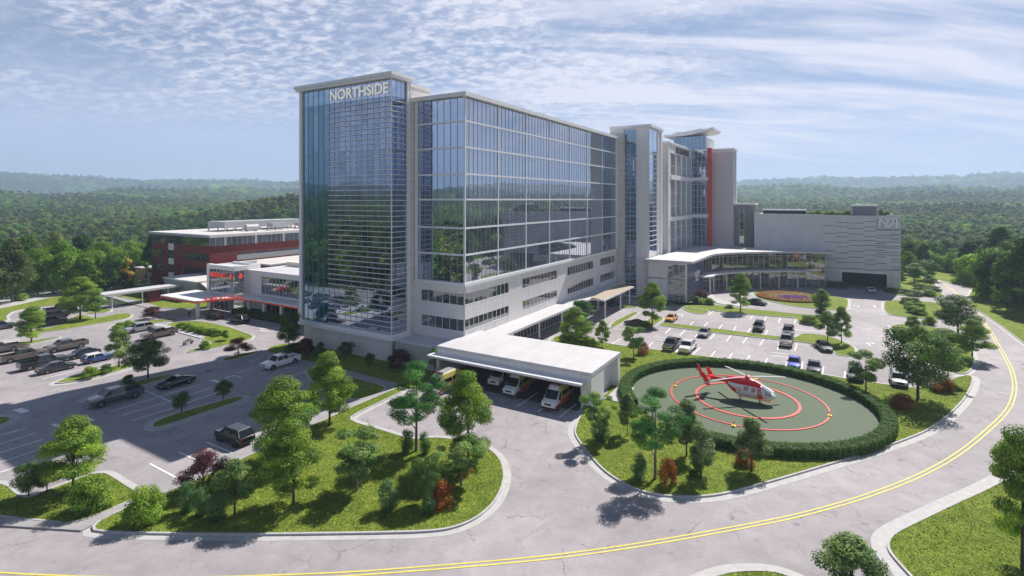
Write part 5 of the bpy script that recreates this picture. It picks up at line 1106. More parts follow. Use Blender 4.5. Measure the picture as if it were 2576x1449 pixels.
# individually placed trees at the left and right wood edges
for (px, py, kd, s, l) in ((30, 762, 3, 1.0, 'grey green many stemmed tree at the left edge beside the path'), (165, 738, 5, 1.0, 'vivid green spreading tree left of the covered way'), (285, 728, 5, .9, 'vivid green tree directly behind the covered way'), (95, 742, 0, .9, 'mid green tree between the grey green and vivid green trees'), (228, 733, 2, 1.05, 'yellow green tree between the two vivid green trees'), (-30, 770, 3, 1.0, 'grey green tree cut by the left edge')):
    x, y = G(px, py); ftree(x, y, kd, s, '', None, 0, l)
for (x, y, kd, s, l) in ((158, 172, 1, 1.1, 'tall dark tree at the roadside edge of the right wood'), (146, 196, 5, 1.0, 'vivid green tree by the bend of the far road'), (170, 160, 3, 1.05, 'grey green tree close to the right edge of the wood'), (150, 150, 5, .85, 'bright tree on the verge at the right edge'), (142, 222, 4, 1.05, 'autumn tinted tall tree at the far road bend')): ftree(x, y, kd, s, '', None, 0, l)
FR = random.Random(21); placed = []
def okp(x, y, dmin):
    for a, c in placed:
        if (a-x)**2+(c-y)**2 < dmin*dmin: return False
    placed.append((x, y)); return True
cnt = 0
for _ in range(6000):
    if cnt >= 112: break
    az = FR.uniform(-47, -20); D = FR.uniform(150, 300); x = D*math.sin(R(az)); y = D*math.cos(R(az))
    q = Vector((x, y))-ORG; u_, v_ = q.dot(U), q.dot(V)
    if u_ > 10 and u_ < 76 and v_ < 126: continue
    if u_ > -6 and u_ < 24 and v_ < 98: continue
    if y < 152 or not okp(x, y, 7.4): continue
    kd = FR.choice([0, 0, 1, 1, 2, 2, 3, 4, 5]); ftree(x, y, kd, FR.uniform(.75, 1.15), ('in the front of' if D < 180 else 'midway into' if D < 225 else 'deep in' if D < 262 else 'at the back of')+' the wood '+('at the left edge of view' if az < -43 else 'above the far left cars' if az < -40 else 'above the biggest island tree' if az < -37.5 else 'above the covered way' if az < -35 else 'just left of the red building' if az < -32 else 'over the red building corner' if az < -28 else 'over the rooftop tank' if az < -24 else 'beside the glass tower'), 'trees in the left wood'); cnt += 1
cnt = 0
for _ in range(9000):
    if cnt >= 120: break
    az = FR.uniform(23, 48) if FR.random() < .45 else FR.uniform(37, 49); D = FR.uniform(125, 330); x = D*math.sin(R(az)); y = D*math.cos(R(az))
    q = Vector((x, y))-ORG; u_, v_ = q.dot(U), q.dot(V)
    if 70 < u_ < 186 and -79 < v_ < 0: continue
    road = min(math.hypot(x-a, y-b_) for a, b_ in ((128, 168), (124, 185), (122, 205), (124, 230), (126, 260), (125, 300), (131, 150), (125, 320)))
    if road < 17 or not okp(x, y, 6.4): continue
    if x < np.interp(y, [60, 88, 106, 123, 136, 149, 169, 205, 240], [96, 98, 107, 117, 127, 139, 145, 144, 140]) and y < 240 and x > 112: continue
    if x <= 112 and y < 240: continue
    kd = FR.choice([0, 1, 1, 1, 3, 3, 2, 4]); ftree(x, y, kd, FR.uniform(.85, 1.3), ('fronting' if D < 195 else 'midway into' if D < 240 else 'deep in' if D < 285 else 'at the back of')+' the wood '+('behind the pavilion roof' if az < 28 else 'behind the parking garage' if az < 35.5 else 'just right of the garage corner' if az < 37.5 else 'where the far road vanishes' if az < 39.5 else 'across the far road' if az < 42 else 'above the road bend' if az < 44.5 else 'at the right edge of view'), 'trees in the right wood'); cnt += 1
edge = [(88, 70), (95.5, 93), (104.5, 108), (114.5, 126), (125.5, 139.5), (137, 151.5), (142, 169), (143.5, 186), (139, 208), (137, 245), (137, 290)]
names_e = ['at the right picture edge above the road', 'beside the widest part of the verge', 'above the road bend', 'along the straight of the far road', 'along the far end of the verge', 'by the turn to the bank', 'at the last bend of the far road', 'beyond the last bend of the far road', 'beside the vanishing far road', 'at the far end of the road']
for row in range(3):
    for k in range(len(edge)-1):
        (xa, ya), (xb, yb) = edge[k], edge[k+1]; L = math.hypot(xb-xa, yb-ya); n = max(1, int(L/6.2)); nx, ny = (yb-ya)/L, -(xb-xa)/L
        for i in range(n):
            t_ = (i+FR.uniform(.1, .9))/n; d_ = 1+row*6.5+FR.uniform(-.8, 2); x = xa+(xb-xa)*t_+nx*d_; y = ya+(yb-ya)*t_+ny*d_
            if not okp(x, y, 4.5): continue
            kd = FR.choice([1, 1, 3, 0, 0, 4, 5, 2]); ftree(x, y, kd, FR.uniform(.75, 1.15)*(1.0+.08*row), ['in the first row', 'in the second row', 'in the third row'][row]+' '+names_e[k], 'trees in the right wood')
# the far woods: one mass of stuff, crowns set on the points of one mesh
def far_forest():
    pts, scl, idx, rot = [], [], [], []
    r = np.random.default_rng(5)
    def sector(a0, a1, d0, d1, k, smin):
        D = d0
        while D < d1:
            s = max(smin, k*D); na = int(max(1, (a1-a0)*D/s))
            a = a0+(np.arange(na)+r.uniform(-.42, .42, na))*(a1-a0)/na; d = D+r.uniform(-.45, .45, na)*s
            x = d*np.sin(a); y = d*np.cos(a); pts.append(np.stack([x, y, terr_h(x, y)-.3*s/10], 1)); f = s/9.2
            hs = .88*f**.45
            scl.append(np.stack([f*r.uniform(.85, 1.25, na), f*r.uniform(.85, 1.25, na), hs*r.uniform(.8, 1.2, na)], 1))
            # species drift in broad patches so tone changes in drifts across the hills
            pn = np.sin(x*.011+1.3*np.sin(y*.007))+np.sin(y*.013+x*.004)+r.normal(size=na)*.8
            idx.append(np.where(pn > 1.0, 2, np.where(pn > .1, 0, np.where(pn > -.9, 3, 1)))); rot.append(r.uniform(0, 6.28, na)); D += s*.86
    sector(R(-50), R(50), 300, 4200, .0125, 10.5)
    sector(R(-125), R(-50), 105, 2500, .018, 8.5)
    sector(R(50), R(85), 190, 2500, .02, 9.0)
    Pn = np.concatenate(pts).astype(np.float32); S = np.concatenate(scl).astype(np.float32); I = np.concatenate(idx).astype(np.int32); Q = np.concatenate(rot).astype(np.float32)
    q = Pn[:, :2]-np.array([ORG.x, ORG.y]); uu = q@np.array([U.x, U.y]); vv = q@np.array([V.x, V.y]); keep = ~((uu > 60) & (uu < 190) & (vv > -85) & (vv < 5))
    
    for mx_, my_, ra, rb in MEADOWS: keep &= ((Pn[:, 0]-mx_)/ra)**2+((Pn[:, 1]-my_)/rb)**2 > 1
    Pn, S, I, Q = Pn[keep], S[keep], I[keep], Q[keep]
    n = len(Pn); me = bpy.data.meshes.new('far_forest'); me.vertices.add(n); me.vertices.foreach_set('co', Pn.ravel())
    a = me.attributes.new('scl', 'FLOAT_VECTOR', 'POINT'); a.data.foreach_set('vector', S.ravel()); a = me.attributes.new('kind', 'INT', 'POINT'); a.data.foreach_set('value', I); a = me.attributes.new('rot', 'FLOAT', 'POINT'); a.data.foreach_set('value', Q)
    me.update(); o = link('far_forest', me); tag(o, 'rolling green woods covering the hills to the horizon', 'forest', None, 'stuff')
    ng = bpy.data.node_groups.new('forest_scatter', 'GeometryNodeTree'); ng.interface.new_socket('Geometry', in_out='INPUT', socket_type='NodeSocketGeometry'); ng.interface.new_socket('Geometry', in_out='OUTPUT', socket_type='NodeSocketGeometry')
    N = ng.nodes; L = ng.links; gi = N.new('NodeGroupInput'); go = N.new('NodeGroupOutput'); iop = N.new('GeometryNodeInstanceOnPoints'); L.new(gi.outputs[0], iop.inputs['Points'])
    tr = []; base = len(me.materials)
    gt = N.new('GeometryNodeGeometryToInstance')
    for j in (3, 2, 1, 0):                       # built from the far crowns stored with this object
        on = N.new('GeometryNodeObjectInfo'); on.inputs['Object'].default_value = SRC[j]; on.inputs['As Instance'].default_value = True; L.new(on.outputs['Geometry'], gt.inputs[0])
    L.new(gt.outputs[0], iop.inputs['Instance']); iop.inputs['Pick Instance'].default_value = True
    def attr(nm, ty):
        x = N.new('GeometryNodeInputNamedAttribute'); x.data_type = ty; x.inputs[0].default_value = nm; return x.outputs[0]
    L.new(attr('kind', 'INT'), iop.inputs['Instance Index']); L.new(attr('scl', 'FLOAT_VECTOR'), iop.inputs['Scale'])
    cb = N.new('ShaderNodeCombineXYZ'); L.new(attr('rot', 'FLOAT'), cb.inputs[2]); L.new(cb.outputs[0], iop.inputs['Rotation']); L.new(iop.outputs[0], go.inputs[0])
    md = o.modifiers.new('scatter', 'NODES'); md.node_group = ng; print('far forest crowns', n)
SRC = []
for j in range(4):                                   # four real trees of the far wood give the scatter its crowns
    x, y = ((-250, 322), (-205, 330), (235, 330), (262, 318))[j]
    o = link('woodland_tree', FT[j][4]); o.location = (x, y, float(terr_h(np.array(x), np.array(y)))); tag(o, '%s tree at the inner edge of the far woods, %s side' % (KN[j], 'left' if j < 2 else 'right'), 'tree', 'trees at the edge of the far woods'); SRC.append(o)
far_forest()
# ------------------------------------------------------------------ helipad
PADM = mat('helipad_green', (.100, .132, .080), .85, .05, .15)
t = thing('helipad', 'green oval helipad with two red rings', 'helipad', (PADC[0], PADC[1], 0))
b = MB(); b.prism([(PRX*math.cos(2*math.pi*i/72), PRY*math.sin(2*math.pi*i/72)) for i in range(72)], .02, .16); b.build('pad_surface', PADM, t)
RINGM = mat('ring_red', (.72, .06, .04), .5)
for nm, r0, w0, n, z0, dx, dy in (('outer_ring', 9.3, .20, 48, .17, .2, .4), ('inner_ring', 6.15, .34, 24, .17, .2, .4)):
    b = MB(); rings = []
    for i in range(n+1):
        a = 2*math.pi*i/n; c, s = math.cos(a), math.sin(a); rings.append([(dx+r*c, dy+r*s, z) for r, z in ((r0-w0/2, z0), (r0+w0/2, z0), (r0+w0/2, z0+.06), (r0-w0/2, z0+.06))])
    b.loft(rings[::-1], caps=False); b.build(nm, RINGM, t)
YEL = mat('beacon_yellow', (.80, .70, .04), .5); BR = mat('beacon_red', (.85, .02, .02), .3)
for i, (px, py) in enumerate(((1697.5, 972), (1901, 954.5), (2087.8, 1047), (1845.5, 1073))):
    x, y = G(px, py, .16); o = thing('landing_beacon', ['red beacon on a yellow saucer at the far left of the outer ring', 'red beacon on a yellow saucer behind the rotor', 'red beacon on a yellow saucer at the right of the outer ring', 'red beacon on a yellow saucer nearest the front trees'][i], 'beacon', (x, y, .16), 0, 'beacons on the outer ring'); o.scale = (.66, .66, .72)
    b = MB(); b.tube((0, 0, .1), (0, 0, .16), .18, .36, 16); b.tube((0, 0, 0), (0, 0, .34), .06, n=8); b.tube((0, 0, .34), (0, 0, .42), .09, .17, 12); b.build('saucer', YEL, o)
    b = MB(); b.tube((0, 0, .42), (0, 0, .76), .10, .09, 12); b.tube((0, 0, .76), (0, 0, .80), .09, .03, 12); b.build('lamp', BR, o)
tufts()
# ------------------------------------------------------------------ helicopter
HW = mat('helicopter_white', (.80, .80, .82), .3, coat=.5); HR = REDB; HD = mat('dark_grey_metal', (.06, .065, .075), .4); TINT = mat('cabin_window', (.42, .30, .27), .1, coat=1.0); CLG = mat('cockpit_glass', (.30, .36, .40), .05, coat=1.0); BLADE = mat('rotor_blade', (.50, .49, .50), .4); BLK = mat('black_rotor', (.01, .01, .01), .4)
hd = math.atan2(-.57, .82); hx, hy = 30.35, 68.45
t = thing('helicopter', 'red and white rescue helicopter standing on the green helipad', 'helicopter', (hx, hy, .16), hd)
def sect(s, zb, zt, w, p=2.6, n=20):
    out = []
    for i in range(n):
        a = 2*math.pi*i/n-math.pi/2; c, sn = math.cos(a), math.sin(a); out.append((s, w*math.copysign(abs(c)**(2/p), c), (zb+zt)/2+(zt-zb)/2*math.copysign(abs(sn)**(2/p), sn)))
    return out
st = [(3.25, 1.02, 1.12, .08), (3.15, .88, 1.28, .26), (2.9, .76, 1.48, .46), (2.55, .68, 1.74, .62), (2.1, .62, 2.05, .74), (1.6, .58, 2.26, .80), (1.0, .56, 2.36, .82), (.2, .56, 2.40, .82), (-.7, .56, 2.40, .82), (-1.3, .66, 2.40, .80), (-1.8, .95, 2.38, .72), (-2.25, 1.35, 2.34, .56), (-2.6, 1.70, 2.30, .36), (-2.85, 1.84, 2.28, .26)]
b = MB(); rings = [sect(*s) for s in st]
def fmh(k, i):
    if k < 0: return 0
    a = 2*math.pi*(i+.5)/20-math.pi/2; z = math.sin(a); s = st[k][0]
    if z > .60 and s < 2.3: return 1
    if s < -1.2 and z < .12 and z > -.95: return 1
    if s < -2.2: return 1
    return 0
b.loft(rings[::-1], fm=lambda k, i: fmh(len(st)-2-k, i) if k >= 0 else 1); b.build('fuselage', [HW, HR], t, True)
b = MB(); b.loft([sect(*s, p=3) for s in ((-2.7, 2.25, 2.5, .1), (-2.4, 2.2, 2.72, .38), (-1.6, 2.2, 2.86, .55), (-.6, 2.2, 2.92, .58), (.4, 2.2, 2.88, .56), (1.1, 2.2, 2.74, .5), (1.6, 2.15, 2.46, .35))]); b.build('engine_cowling', HR, t, True)
b = MB(); b.loft([sect(s, z0, z1, w, 2.2, 12) for s, z0, z1, w in ((-5.9, 2.06, 2.34, .11), (-4.8, 2.0, 2.36, .15), (-3.6, 1.9, 2.36, .2), (-2.7, 1.78, 2.34, .27))]); b.build('tail_boom', HR, t, True)
b = MB()
def fin(b, pts, y0, y1): n = len(pts); b.add([(x, y0, z) for x, z in pts]+[(x, y1, z) for x, z in pts], [tuple(range(n)), tuple(range(n, 2*n))[::-1]]+[(i, i+n, (i+1) % n+n, (i+1) % n) for i in range(n)])
fin(b, [(-5.2, 2.0), (-5.9, 1.95), (-6.6, 3.5), (-6.2, 3.55), (-5.6, 2.45)], -.06, .06); b.build('tail_fin', HR, t)
b = MB(); b.box(-5.15, -4.55, -1.25, 1.25, 2.12, 2.18); b.build('stabilizer', HR, t)
for sy in (-1, 1):
    b = MB(); b.mi = 0; y = sy*1.25; fin(b, [(-4.35, 1.45), (-5.0, 1.40), (-5.6, 3.0), (-5.15, 3.0), (-4.55, 2.1)], y-.04, y+.04)
    e = b.build('end_plate', HR, t); b = MB()
    for k in range(2): fin(b, [(-4.42-k*0, 1.62+k*.12), (-4.42, 1.67+k*.12), (-5.08, 1.70+k*.12), (-5.06, 1.64+k*.12)], y-.048, y+.048)
    b.build('stripe', HW, e)
b = MB(); b.tube((-6.45, -.16, 3.4), (-6.45, .16, 3.4), .2, .16, 14); b.build('tail_gearbox', HD, t)
tr = MB(); tr.box(-6.50, -6.40, -.24, -.19, 2.75, 4.05); tr.box(-6.50, -6.40, -.24, -.19, 3.39, 3.42); tr.build('tail_rotor', BLK, t)
b = MB(); b.tube((0, 0, 2.85), (0, 0, 3.05), .16, .12, 14); b.tube((0, 0, 3.05), (0, 0, 3.17), .34, .30, 18); b.tube((0, 0, 3.17), (0, 0, 3.26), .30, .12, 18); b.build('rotor_hub', HR, t, True)
for k, a in enumerate((100, 190, 280, 5)):
    aw_ = R(a)-hd; b = MB(); n = 8; rings = []
    for i in range(n+1):
        r = .35+i*(5.1-.35)/n; z = 3.06-.035*(r/2)**2+.0; c, s = math.cos(aw_), math.sin(aw_); wv = .06 if i == 0 else .14
        rings.append([(r*c-wv*s*q, r*s+wv*c*q, z+zz_) for q, zz_ in ((-1, -.015), (1, -.015), (1, .015), (-1, .015))])
    b.loft(rings); b.build('rotor_blade', BLADE, t)
for sy in (-1, 1):
    b = MB(); y = sy*1.05; b.tube((-1.5, y, .1), (2.3, y, .1), .06, n=8); b.tube((2.3, y, .1), (2.6, y, .25), .06, .05, n=8)
    for s in (-.8, 1.5): b.tube((s, y, .1), (s, sy*.5, .68), .05, n=8)
    b.build('skid', HD if sy < 0 else HR, t)
def side_panel(s0, s1, z0, z1, name, m_, sk=0, out=.012, top=0):
    b = MB(); y = .82
    for sy in (-1,):
        b.add([(s0, sy*(y+out), z0), (s1, sy*(y+out-.02), z0), (s1+sk, sy*(y+out-.03-top), z1), (s0, sy*(y+out-.02-top), z1)], [(0, 1, 2, 3)])
        b.add([(s0, -sy*(y+out), z0), (s1, -sy*(y+out-.02), z0), (s1+sk, -sy*(y+out-.03-top), z1), (s0, -sy*(y+out-.02-top), z1)], [(0, 3, 2, 1)])
    return b.build(name, m_, t)
side_panel(-.35, .25, 1.45, 2.0, 'cabin_window', TINT); side_panel(.55, 1.05, 1.42, 1.95, 'cabin_window', TINT, out=.016)
d = side_panel(1.25, 1.9, .80, 1.95, 'door', REDB, -.22, out=.0); 
b = MB()
for sy in (-1, 1): b.add([(1.35, sy*.835, 1.25), (1.80, sy*.83, 1.25), (1.66, sy*.80, 1.88), (1.38, sy*.81, 1.88)], [(0, 1, 2, 3) if sy < 0 else (3, 2, 1, 0)])
b.build('door_window', TINT, t)
b = MB(); ws = [sect(s, zb, zt, w) for s, zb, zt, w in ((2.80, .72, 1.60, .52), (2.50, .66, 1.80, .655), (2.12, .60, 2.075, .757), (1.72, .57, 2.25, .805))]
for k in range(3):
    for i in (range(5, 15) if k < 2 else range(7, 13)):
        b.quad(ws[k][i], ws[k+1][i], ws[k+1][(i+1) % 20], ws[k][(i+1) % 20])
b.build('windscreen', CLG, t, True)
b = MB()
for k in range(3):
    for q in (0,):
        a = R(60*k+90); c, s = math.cos(a), math.sin(a); L_, w_ = .30, .075; cx_, cz_ = -.92, 1.45
        for sy in (-1, 1):
            p = [(cx_+c*L_-s*w_, cz_+s*L_+c*w_), (cx_+c*L_+s*w_, cz_+s*L_-c*w_), (cx_-c*L_+s*w_, cz_-s*L_-c*w_), (cx_-c*L_-s*w_, cz_-s*L_+c*w_)]
            b.add([(x, sy*(.842+.002*k), z) for x, z in p], [(0, 1, 2, 3) if sy < 0 else (3, 2, 1, 0)])
b.build('medical_star', SIGNR, t)
b = MB()
for k in range(3):
    a = R(60*k+90); c, s = math.cos(a), math.sin(a); L_, w_ = .26, .04; cx_, cz_ = -.92, 1.45
    for sy in (-1, 1):
        p = [(cx_+c*L_-s*w_, cz_+s*L_+c*w_), (cx_+c*L_+s*w_, cz_+s*L_-c*w_), (cx_-c*L_+s*w_, cz_-s*L_-c*w_), (cx_-c*L_-s*w_, cz_-s*L_+c*w_)]
        b.add([(x, sy*(.850+.002*k), z) for x, z in p], [(0, 1, 2, 3) if sy < 0 else (3, 2, 1, 0)])
b.build('medical_star_inlay', HW, t)

# ------------------------------------------------------------------ vehicles
TYRE = mat('tyre_rubber', (.015, .015, .016), .8); RIM = mat('wheel_rim', (.22, .22, .23), .35, metal=.6); CARG = mat('car_glass', (.010, .012, .015), .06, spec=.6, coat=.15); LAMP = mat('headlamp', (.75, .76, .78), .1, coat=.6); TAIL = mat('tail_lamp', (.42, .01, .01), .2, coat=.5); PLAST = mat('black_trim', (.02, .02, .022), .6); CHROME = mat('chrome', (.6, .6, .62), .15, metal=1.0)
def paint(name, c, metal=.3): return mat('paint_'+name, c, .28, metal=metal, coat=.8)
WM = {}
def wheel(par, x, y, r, w):
    k = (round(r, 2), round(w, 2))
    if k not in WM:
        b = MB(); b.tube((0, -w/2, 0), (0, w/2, 0), r, n=20); a = b.build('tyre', TYRE); b = MB(); b.tube((0, -w/2-.012, 0), (0, w/2+.012, 0), r*.56, n=14); 
        c = b.build('rim', RIM); WM[k] = (a.data, c.data); bpy.data.objects.remove(a); bpy.data.objects.remove(c)
    a = link('wheel', WM[k][0], par); a.location = (x, y, r); c = link('rim', WM[k][1], a)
def bsec(x, zb, zt, w, zt2=None, k=.9):
    sh = zt-(zt-zb)*.34
    return [(x, -w*k, zb), (x, w*k, zb), (x, w, zb+(zt-zb)*.25), (x, w*.99, sh), (x, w*.90, zt-.03), (x, w*.55, zt), (x, -w*.55, zt), (x, -w*.90, zt-.03), (x, -w*.99, sh), (x, -w, zb+(zt-zb)*.25)]
CARS = {
 # body stations (x, zbottom, ztop, halfwidth); cabin stations (x, z, halfwidth) base->roof ; roof (x0,x1,z)
 'sedan': dict(L=4.75, body=[(2.37, .38, .62, .62), (2.3, .30, .72, .80), (1.9, .24, .80, .88), (1.2, .22, .88, .91), (.3, .22, .93, .92), (-.9, .22, .96, .92), (-1.7, .24, .98, .91), (-2.2, .28, .96, .86), (-2.36, .40, .88, .74)], cab=[(1.15, .86), (.35, 1.40), (-.75, 1.43), (-1.75, .96)], rw=.62, bw=.84, wh=(1.42, -1.38), r=.33),
 'coupe': dict(L=4.6, body=[(2.3, .34, .58, .62), (2.22, .26, .68, .82), (1.8, .22, .76, .90), (1.1, .20, .84, .92), (.2, .20, .89, .92), (-.9, .20, .93, .93), (-1.6, .22, .94, .92), (-2.1, .28, .90, .86), (-2.28, .40, .82, .72)], cab=[(1.0, .83), (.15, 1.30), (-.55, 1.32), (-1.75, .92)], rw=.58, bw=.82, wh=(1.38, -1.32), r=.34),
 'suv': dict(L=4.8, body=[(2.4, .48, .80, .68), (2.32, .36, .96, .86), (1.8, .30, 1.04, .94), (1.0, .28, 1.10, .96), (0, .28, 1.12, .96), (-1.0, .28, 1.14, .96), (-1.9, .30, 1.14, .95), (-2.3, .34, 1.10, .90), (-2.42, .48, 1.0, .80)], cab=[(1.25, 1.06), (.55, 1.66), (-1.75, 1.68), (-2.3, 1.1)], rw=.70, bw=.88, wh=(1.45, -1.42), r=.38),
 'hatch': dict(L=3.9, body=[(1.95, .40, .70, .62), (1.88, .30, .84, .80), (1.4, .26, .92, .86), (.7, .24, .96, .87), (-.5, .24, .98, .87), (-1.4, .26, .98, .86), (-1.85, .30, .95, .80), (-1.93, .42, .85, .70)], cab=[(.85, .92), (.35, 1.38), (-1.45, 1.38), (-1.85, .95)], rw=.66, bw=.80, wh=(1.22, -1.2), r=.31),
 'pickup': dict(L=5.9, body=[(2.95, .60, .92, .72), (2.88, .46, 1.08, .92), (2.3, .40, 1.18, .99), (1.5, .38, 1.22, 1.0), (.7, .38, 1.23, 1.0), (0, .38, 1.23, 1.0), (-.85, .38, 1.23, 1.0)], cab=[(1.55, 1.18), (.85, 1.82), (-.55, 1.85), (-.82, 1.20)], rw=.74, bw=.90, wh=(1.95, -1.85), r=.42)}
def car(kd, pm, px, py, ang, label, cat='car', roofm=None, z=0.0, wp=None, group=None, scale=1.0):
    d = CARS[kd]; x, y = wp or G(px, py); nm = {'sedan': 'sedan', 'coupe': 'coupe', 'suv': 'sport_utility_car', 'hatch': 'hatchback', 'pickup': 'pickup_truck'}[kd]
    t = thing(nm, label, cat, (x, y, z+.012), ang, group); t.scale = (scale,)*3; L2 = d['L']/2
    b = MB(); b.loft([bsec(*s) for s in d['body']][::-1]); 
    if kd == 'pickup':
        b.box(-2.95, -.86, -1.0, -.88, .42, 1.24); b.box(-2.95, -.86, .88, 1.0, .42, 1.24); b.box(-2.95, -2.85, -.88, .88, .50, 1.22); b.box(-2.85, -.86, -.88, .88, .42, .70)
    b.build('body', pm, t, True)
    c = d['cab']; rw, bw = d['rw'], d['bw']
    def cs_(x, z, w): return (x, w, z)
    (x0, z0), (x1, z1), (x2, z2), (x3, z3) = c
    v = [(x0, -bw, z0), (x0, bw, z0), (x1, -rw, z1), (x1, rw, z1), (x2, -rw, z2), (x2, rw, z2), (x3, -bw, z3), (x3, bw, z3)]
    b = MB(); b.add(v, [(0, 1, 3, 2), (2, 3, 5, 4), (4, 5, 7, 6), (0, 2, 4, 6), (1, 7, 5, 3)]); b.build('cabin_glass', CARG, t)
    b = MB(); rm = roofm or pm
    b.hexa([(x1+.06, -rw-.03, z1-.03), (x2-.05, -rw-.03, z2-.03), (x2-.05, rw+.03, z2-.03), (x1+.06, rw+.03, z1-.03), (x1-.05, -rw+.06, z1+.045), (x2+.05, -rw+.06, z2+.045), (x2+.05, rw-.06, z2+.045), (x1-.05, rw-.06, z1+.045)][0:4][::-1]+[(x1-.05, -rw+.06, z1+.045), (x2+.05, -rw+.06, z2+.045), (x2+.05, rw-.06, z2+.045), (x1-.05, rw-.06, z1+.045)][::-1])
    for sy in (-1, 1):
        for (xa, za, xb, zb) in ((x0, z0, x1, z1), (x3, z3, x2, z2)): b.tube((xa, sy*bw, za), (xb, sy*rw, zb), .05, .045, 5)
        xm = (x1+x2)/2-.05; b.tube((xm, sy*(bw+.01), (z0+z3)/2-.02), (xm, sy*(rw+.01), z1), .045, .04, 5)
    b.build('roof', rm, t)
    for wx in d['wh']:
        for sy in (-1, 1): wheel(t, wx, sy*(.80 if kd != 'pickup' else .88)*(1 if kd != 'suv' else 1.03), d['r'], .24)
    for wx in d['wh']:
        for sy in (-1, 1): b = MB(); yy = sy*(d['body'][3][3]-.06); b.tube((wx, yy-.06, d['r']), (wx, yy+.065, d['r']), d['r']+.07, n=16); b.build('wheel_arch', PLAST, t)
    zf = d['body'][1][2]; bw1 = d['body'][1][3]; xf = d['body'][1][0]; zr_ = d['body'][-2][2] if kd != 'pickup' else 1.15; xr = -L2
    for sy in (-1, 1):
        b = MB(); b.box(xf-.12, xf+.075, sy*bw1*.62-.16, sy*bw1*.62+.16, zf-.22, zf-.07); b.build('headlight', LAMP, t)
        b = MB(); b.box(xr-.02, xr+.16, sy*.72*(1.22 if kd == 'pickup' else 1)-.10, sy*.72*(1.22 if kd == 'pickup' else 1)+.08, zr_-.34, zr_-.10); b.build('tail_light', TAIL, t)
        b = MB(); b.box(x0-.35, x0-.15, sy*(bw+.12)-.09, sy*(bw+.12)+.09, z0+.02, z0+.16); b.build('mirror', pm, t)
    b = MB(); b.box(xf-.1, xf+.09, -bw1*.42, bw1*.42, zf-.34, zf-.10); b.build('grille', CHROME if kd == 'pickup' else PLAST, t)
    b = MB(); b.box(xf-.3, L2+.03, -bw1*.95, bw1*.95, d['body'][1][1]-.02, d['body'][1][1]+.12); b.build('bumper', PLAST if kd != 'pickup' else CHROME, t); b = MB(); b.box(xr-.03, xr+.3, -bw1*.95, bw1*.95, d['body'][-1][1]-.05 if kd != 'pickup' else .42, (d['body'][-1][1]+.1) if kd != 'pickup' else .58); b.build('bumper', PLAST if kd != 'pickup' else CHROME, t)
    if kd == 'pickup': b = MB(); b.box(-2.84, -.87, -.87, .87, .705, .73); b.build('bed_liner', PLAST, t)
    return t
A0 = TH; A1 = TH+math.pi; A2 = TH+math.pi/2; A3 = TH-math.pi/2
DG_ = paint('dark_grey', (.055, .055, .06)); BRN = paint('grey_brown', (.16, .135, .12)); BLU = paint('blue', (.04, .09, .28)); NAV = paint('navy', (.03, .035, .06)); BKP = paint('black', (.012, .012, .014)); WHP = paint('white', (.78, .78, .78), 0); SIL = paint('silver', (.36, .36, .37)); GRY = paint('slate', (.10, .105, .125)); ORG_ = paint('orange', (.75, .33, .03), .1); PBL = paint('violet_blue', (.10, .13, .55)); GRN = paint('dark_green', (.04, .07, .04))
car('pickup', BRN, 166, 880, A1, 'grey brown pickup at the head of the lit left row')
car('pickup', BRN, 58, 905, A0, 'grey brown pickup cut by the left edge, tail towards us')
car('pickup', BRN, -8, 889, A1, 'pickup mostly outside the left edge behind the grey brown one')
car('pickup', DG_, 108, 922, A0, 'dark pickup with red tail lamps behind the dark sedan')
car('sedan', DG_, 142, 933, A0, 'dark sedan at the near end of the lit left row')
car('sedan', NAV, 207, 898, A1, 'long dark blue grey sedan beside the small blue hatchback')
car('hatch', BLU, 244, 909, A0, 'small blue hatchback with white roof', roofm=WHP)
car('pickup', GRY, 290, 1010, A1, 'large slate grey pickup parked in the shade')
car('coupe', BKP, 443, 970, A1, 'black coupe in the shade right of the slate grey pickup')
car('suv', BKP, 590, 1110, A2, 'black sport utility car seen from behind near the lawn')
car('pickup', WHP, 706, 921, A1, 'white pickup in the shade near the glass tower')
car('suv', SIL, 349, 834, A1, 'silver car beside the narrow shrub island')
car('pickup', BRN, 400, 848, A1, 'brown pickup right of the silver car')
car('sedan', BKP, 541, 801, A2, 'black sedan waiting at the emergency crossing')
car('suv', BKP, 603, 811, A2, 'black car with lit reflections nearest the dark hedge')
car('pickup', BKP, 152, 785, A0, 'far black pickup behind the left island trees')
car('suv', DG_, 140, 800, A0, 'middle dark car behind the left island trees')
car('pickup', DG_, 122, 818, A0, 'near dark pickup behind the rounded green tree')
car('suv', GRY, -3, 829, A0, 'grey car sliced by the left edge')
car('pickup', BKP, 1690, 876, A1, 'black pickup next to the white one in the right car park')
car('pickup', WHP, 1730, 882, A1, 'white pickup in the right car park')
car('sedan', SIL, 1772, 844, A1, 'dark silver sedan beside the grass divider')
car('coupe', ORG_, 1689, 806, A1, 'bright orange coupe at the west end of the north row')
car('suv', BKP, 1909, 830, A1, 'black sport utility car in the far row')
car('pickup', BRN, 1979, 866, A1, 'brown pickup beside the car park bulb')
car('suv', DG_, 1983, 842, A1, 'dark car directly behind the brown pickup')
car('sedan', DG_, 2073, 879, A1+.25, 'dark car in tree shade at the tip of the bulb island')
car('sedan', PBL, 1998, 921, A1, 'violet blue sedan behind the hedge')
car('sedan', NAV, 2048, 932, A1, 'dark blue sedan right of the violet blue one')
car('suv', GRN, 2152, 953, A1, 'dark green car half covered by the open crowned tree')
car('suv', SIL, 2260, 966, A1, 'silver sport utility car behind the very large dark tree')
car('sedan', WHP, 2191, 735, A1+.1, 'pale car leaving the parking garage entrance')
car('coupe', BKP, 1541, 768, A1-.1, 'glossy black coupe under the tilted awning')
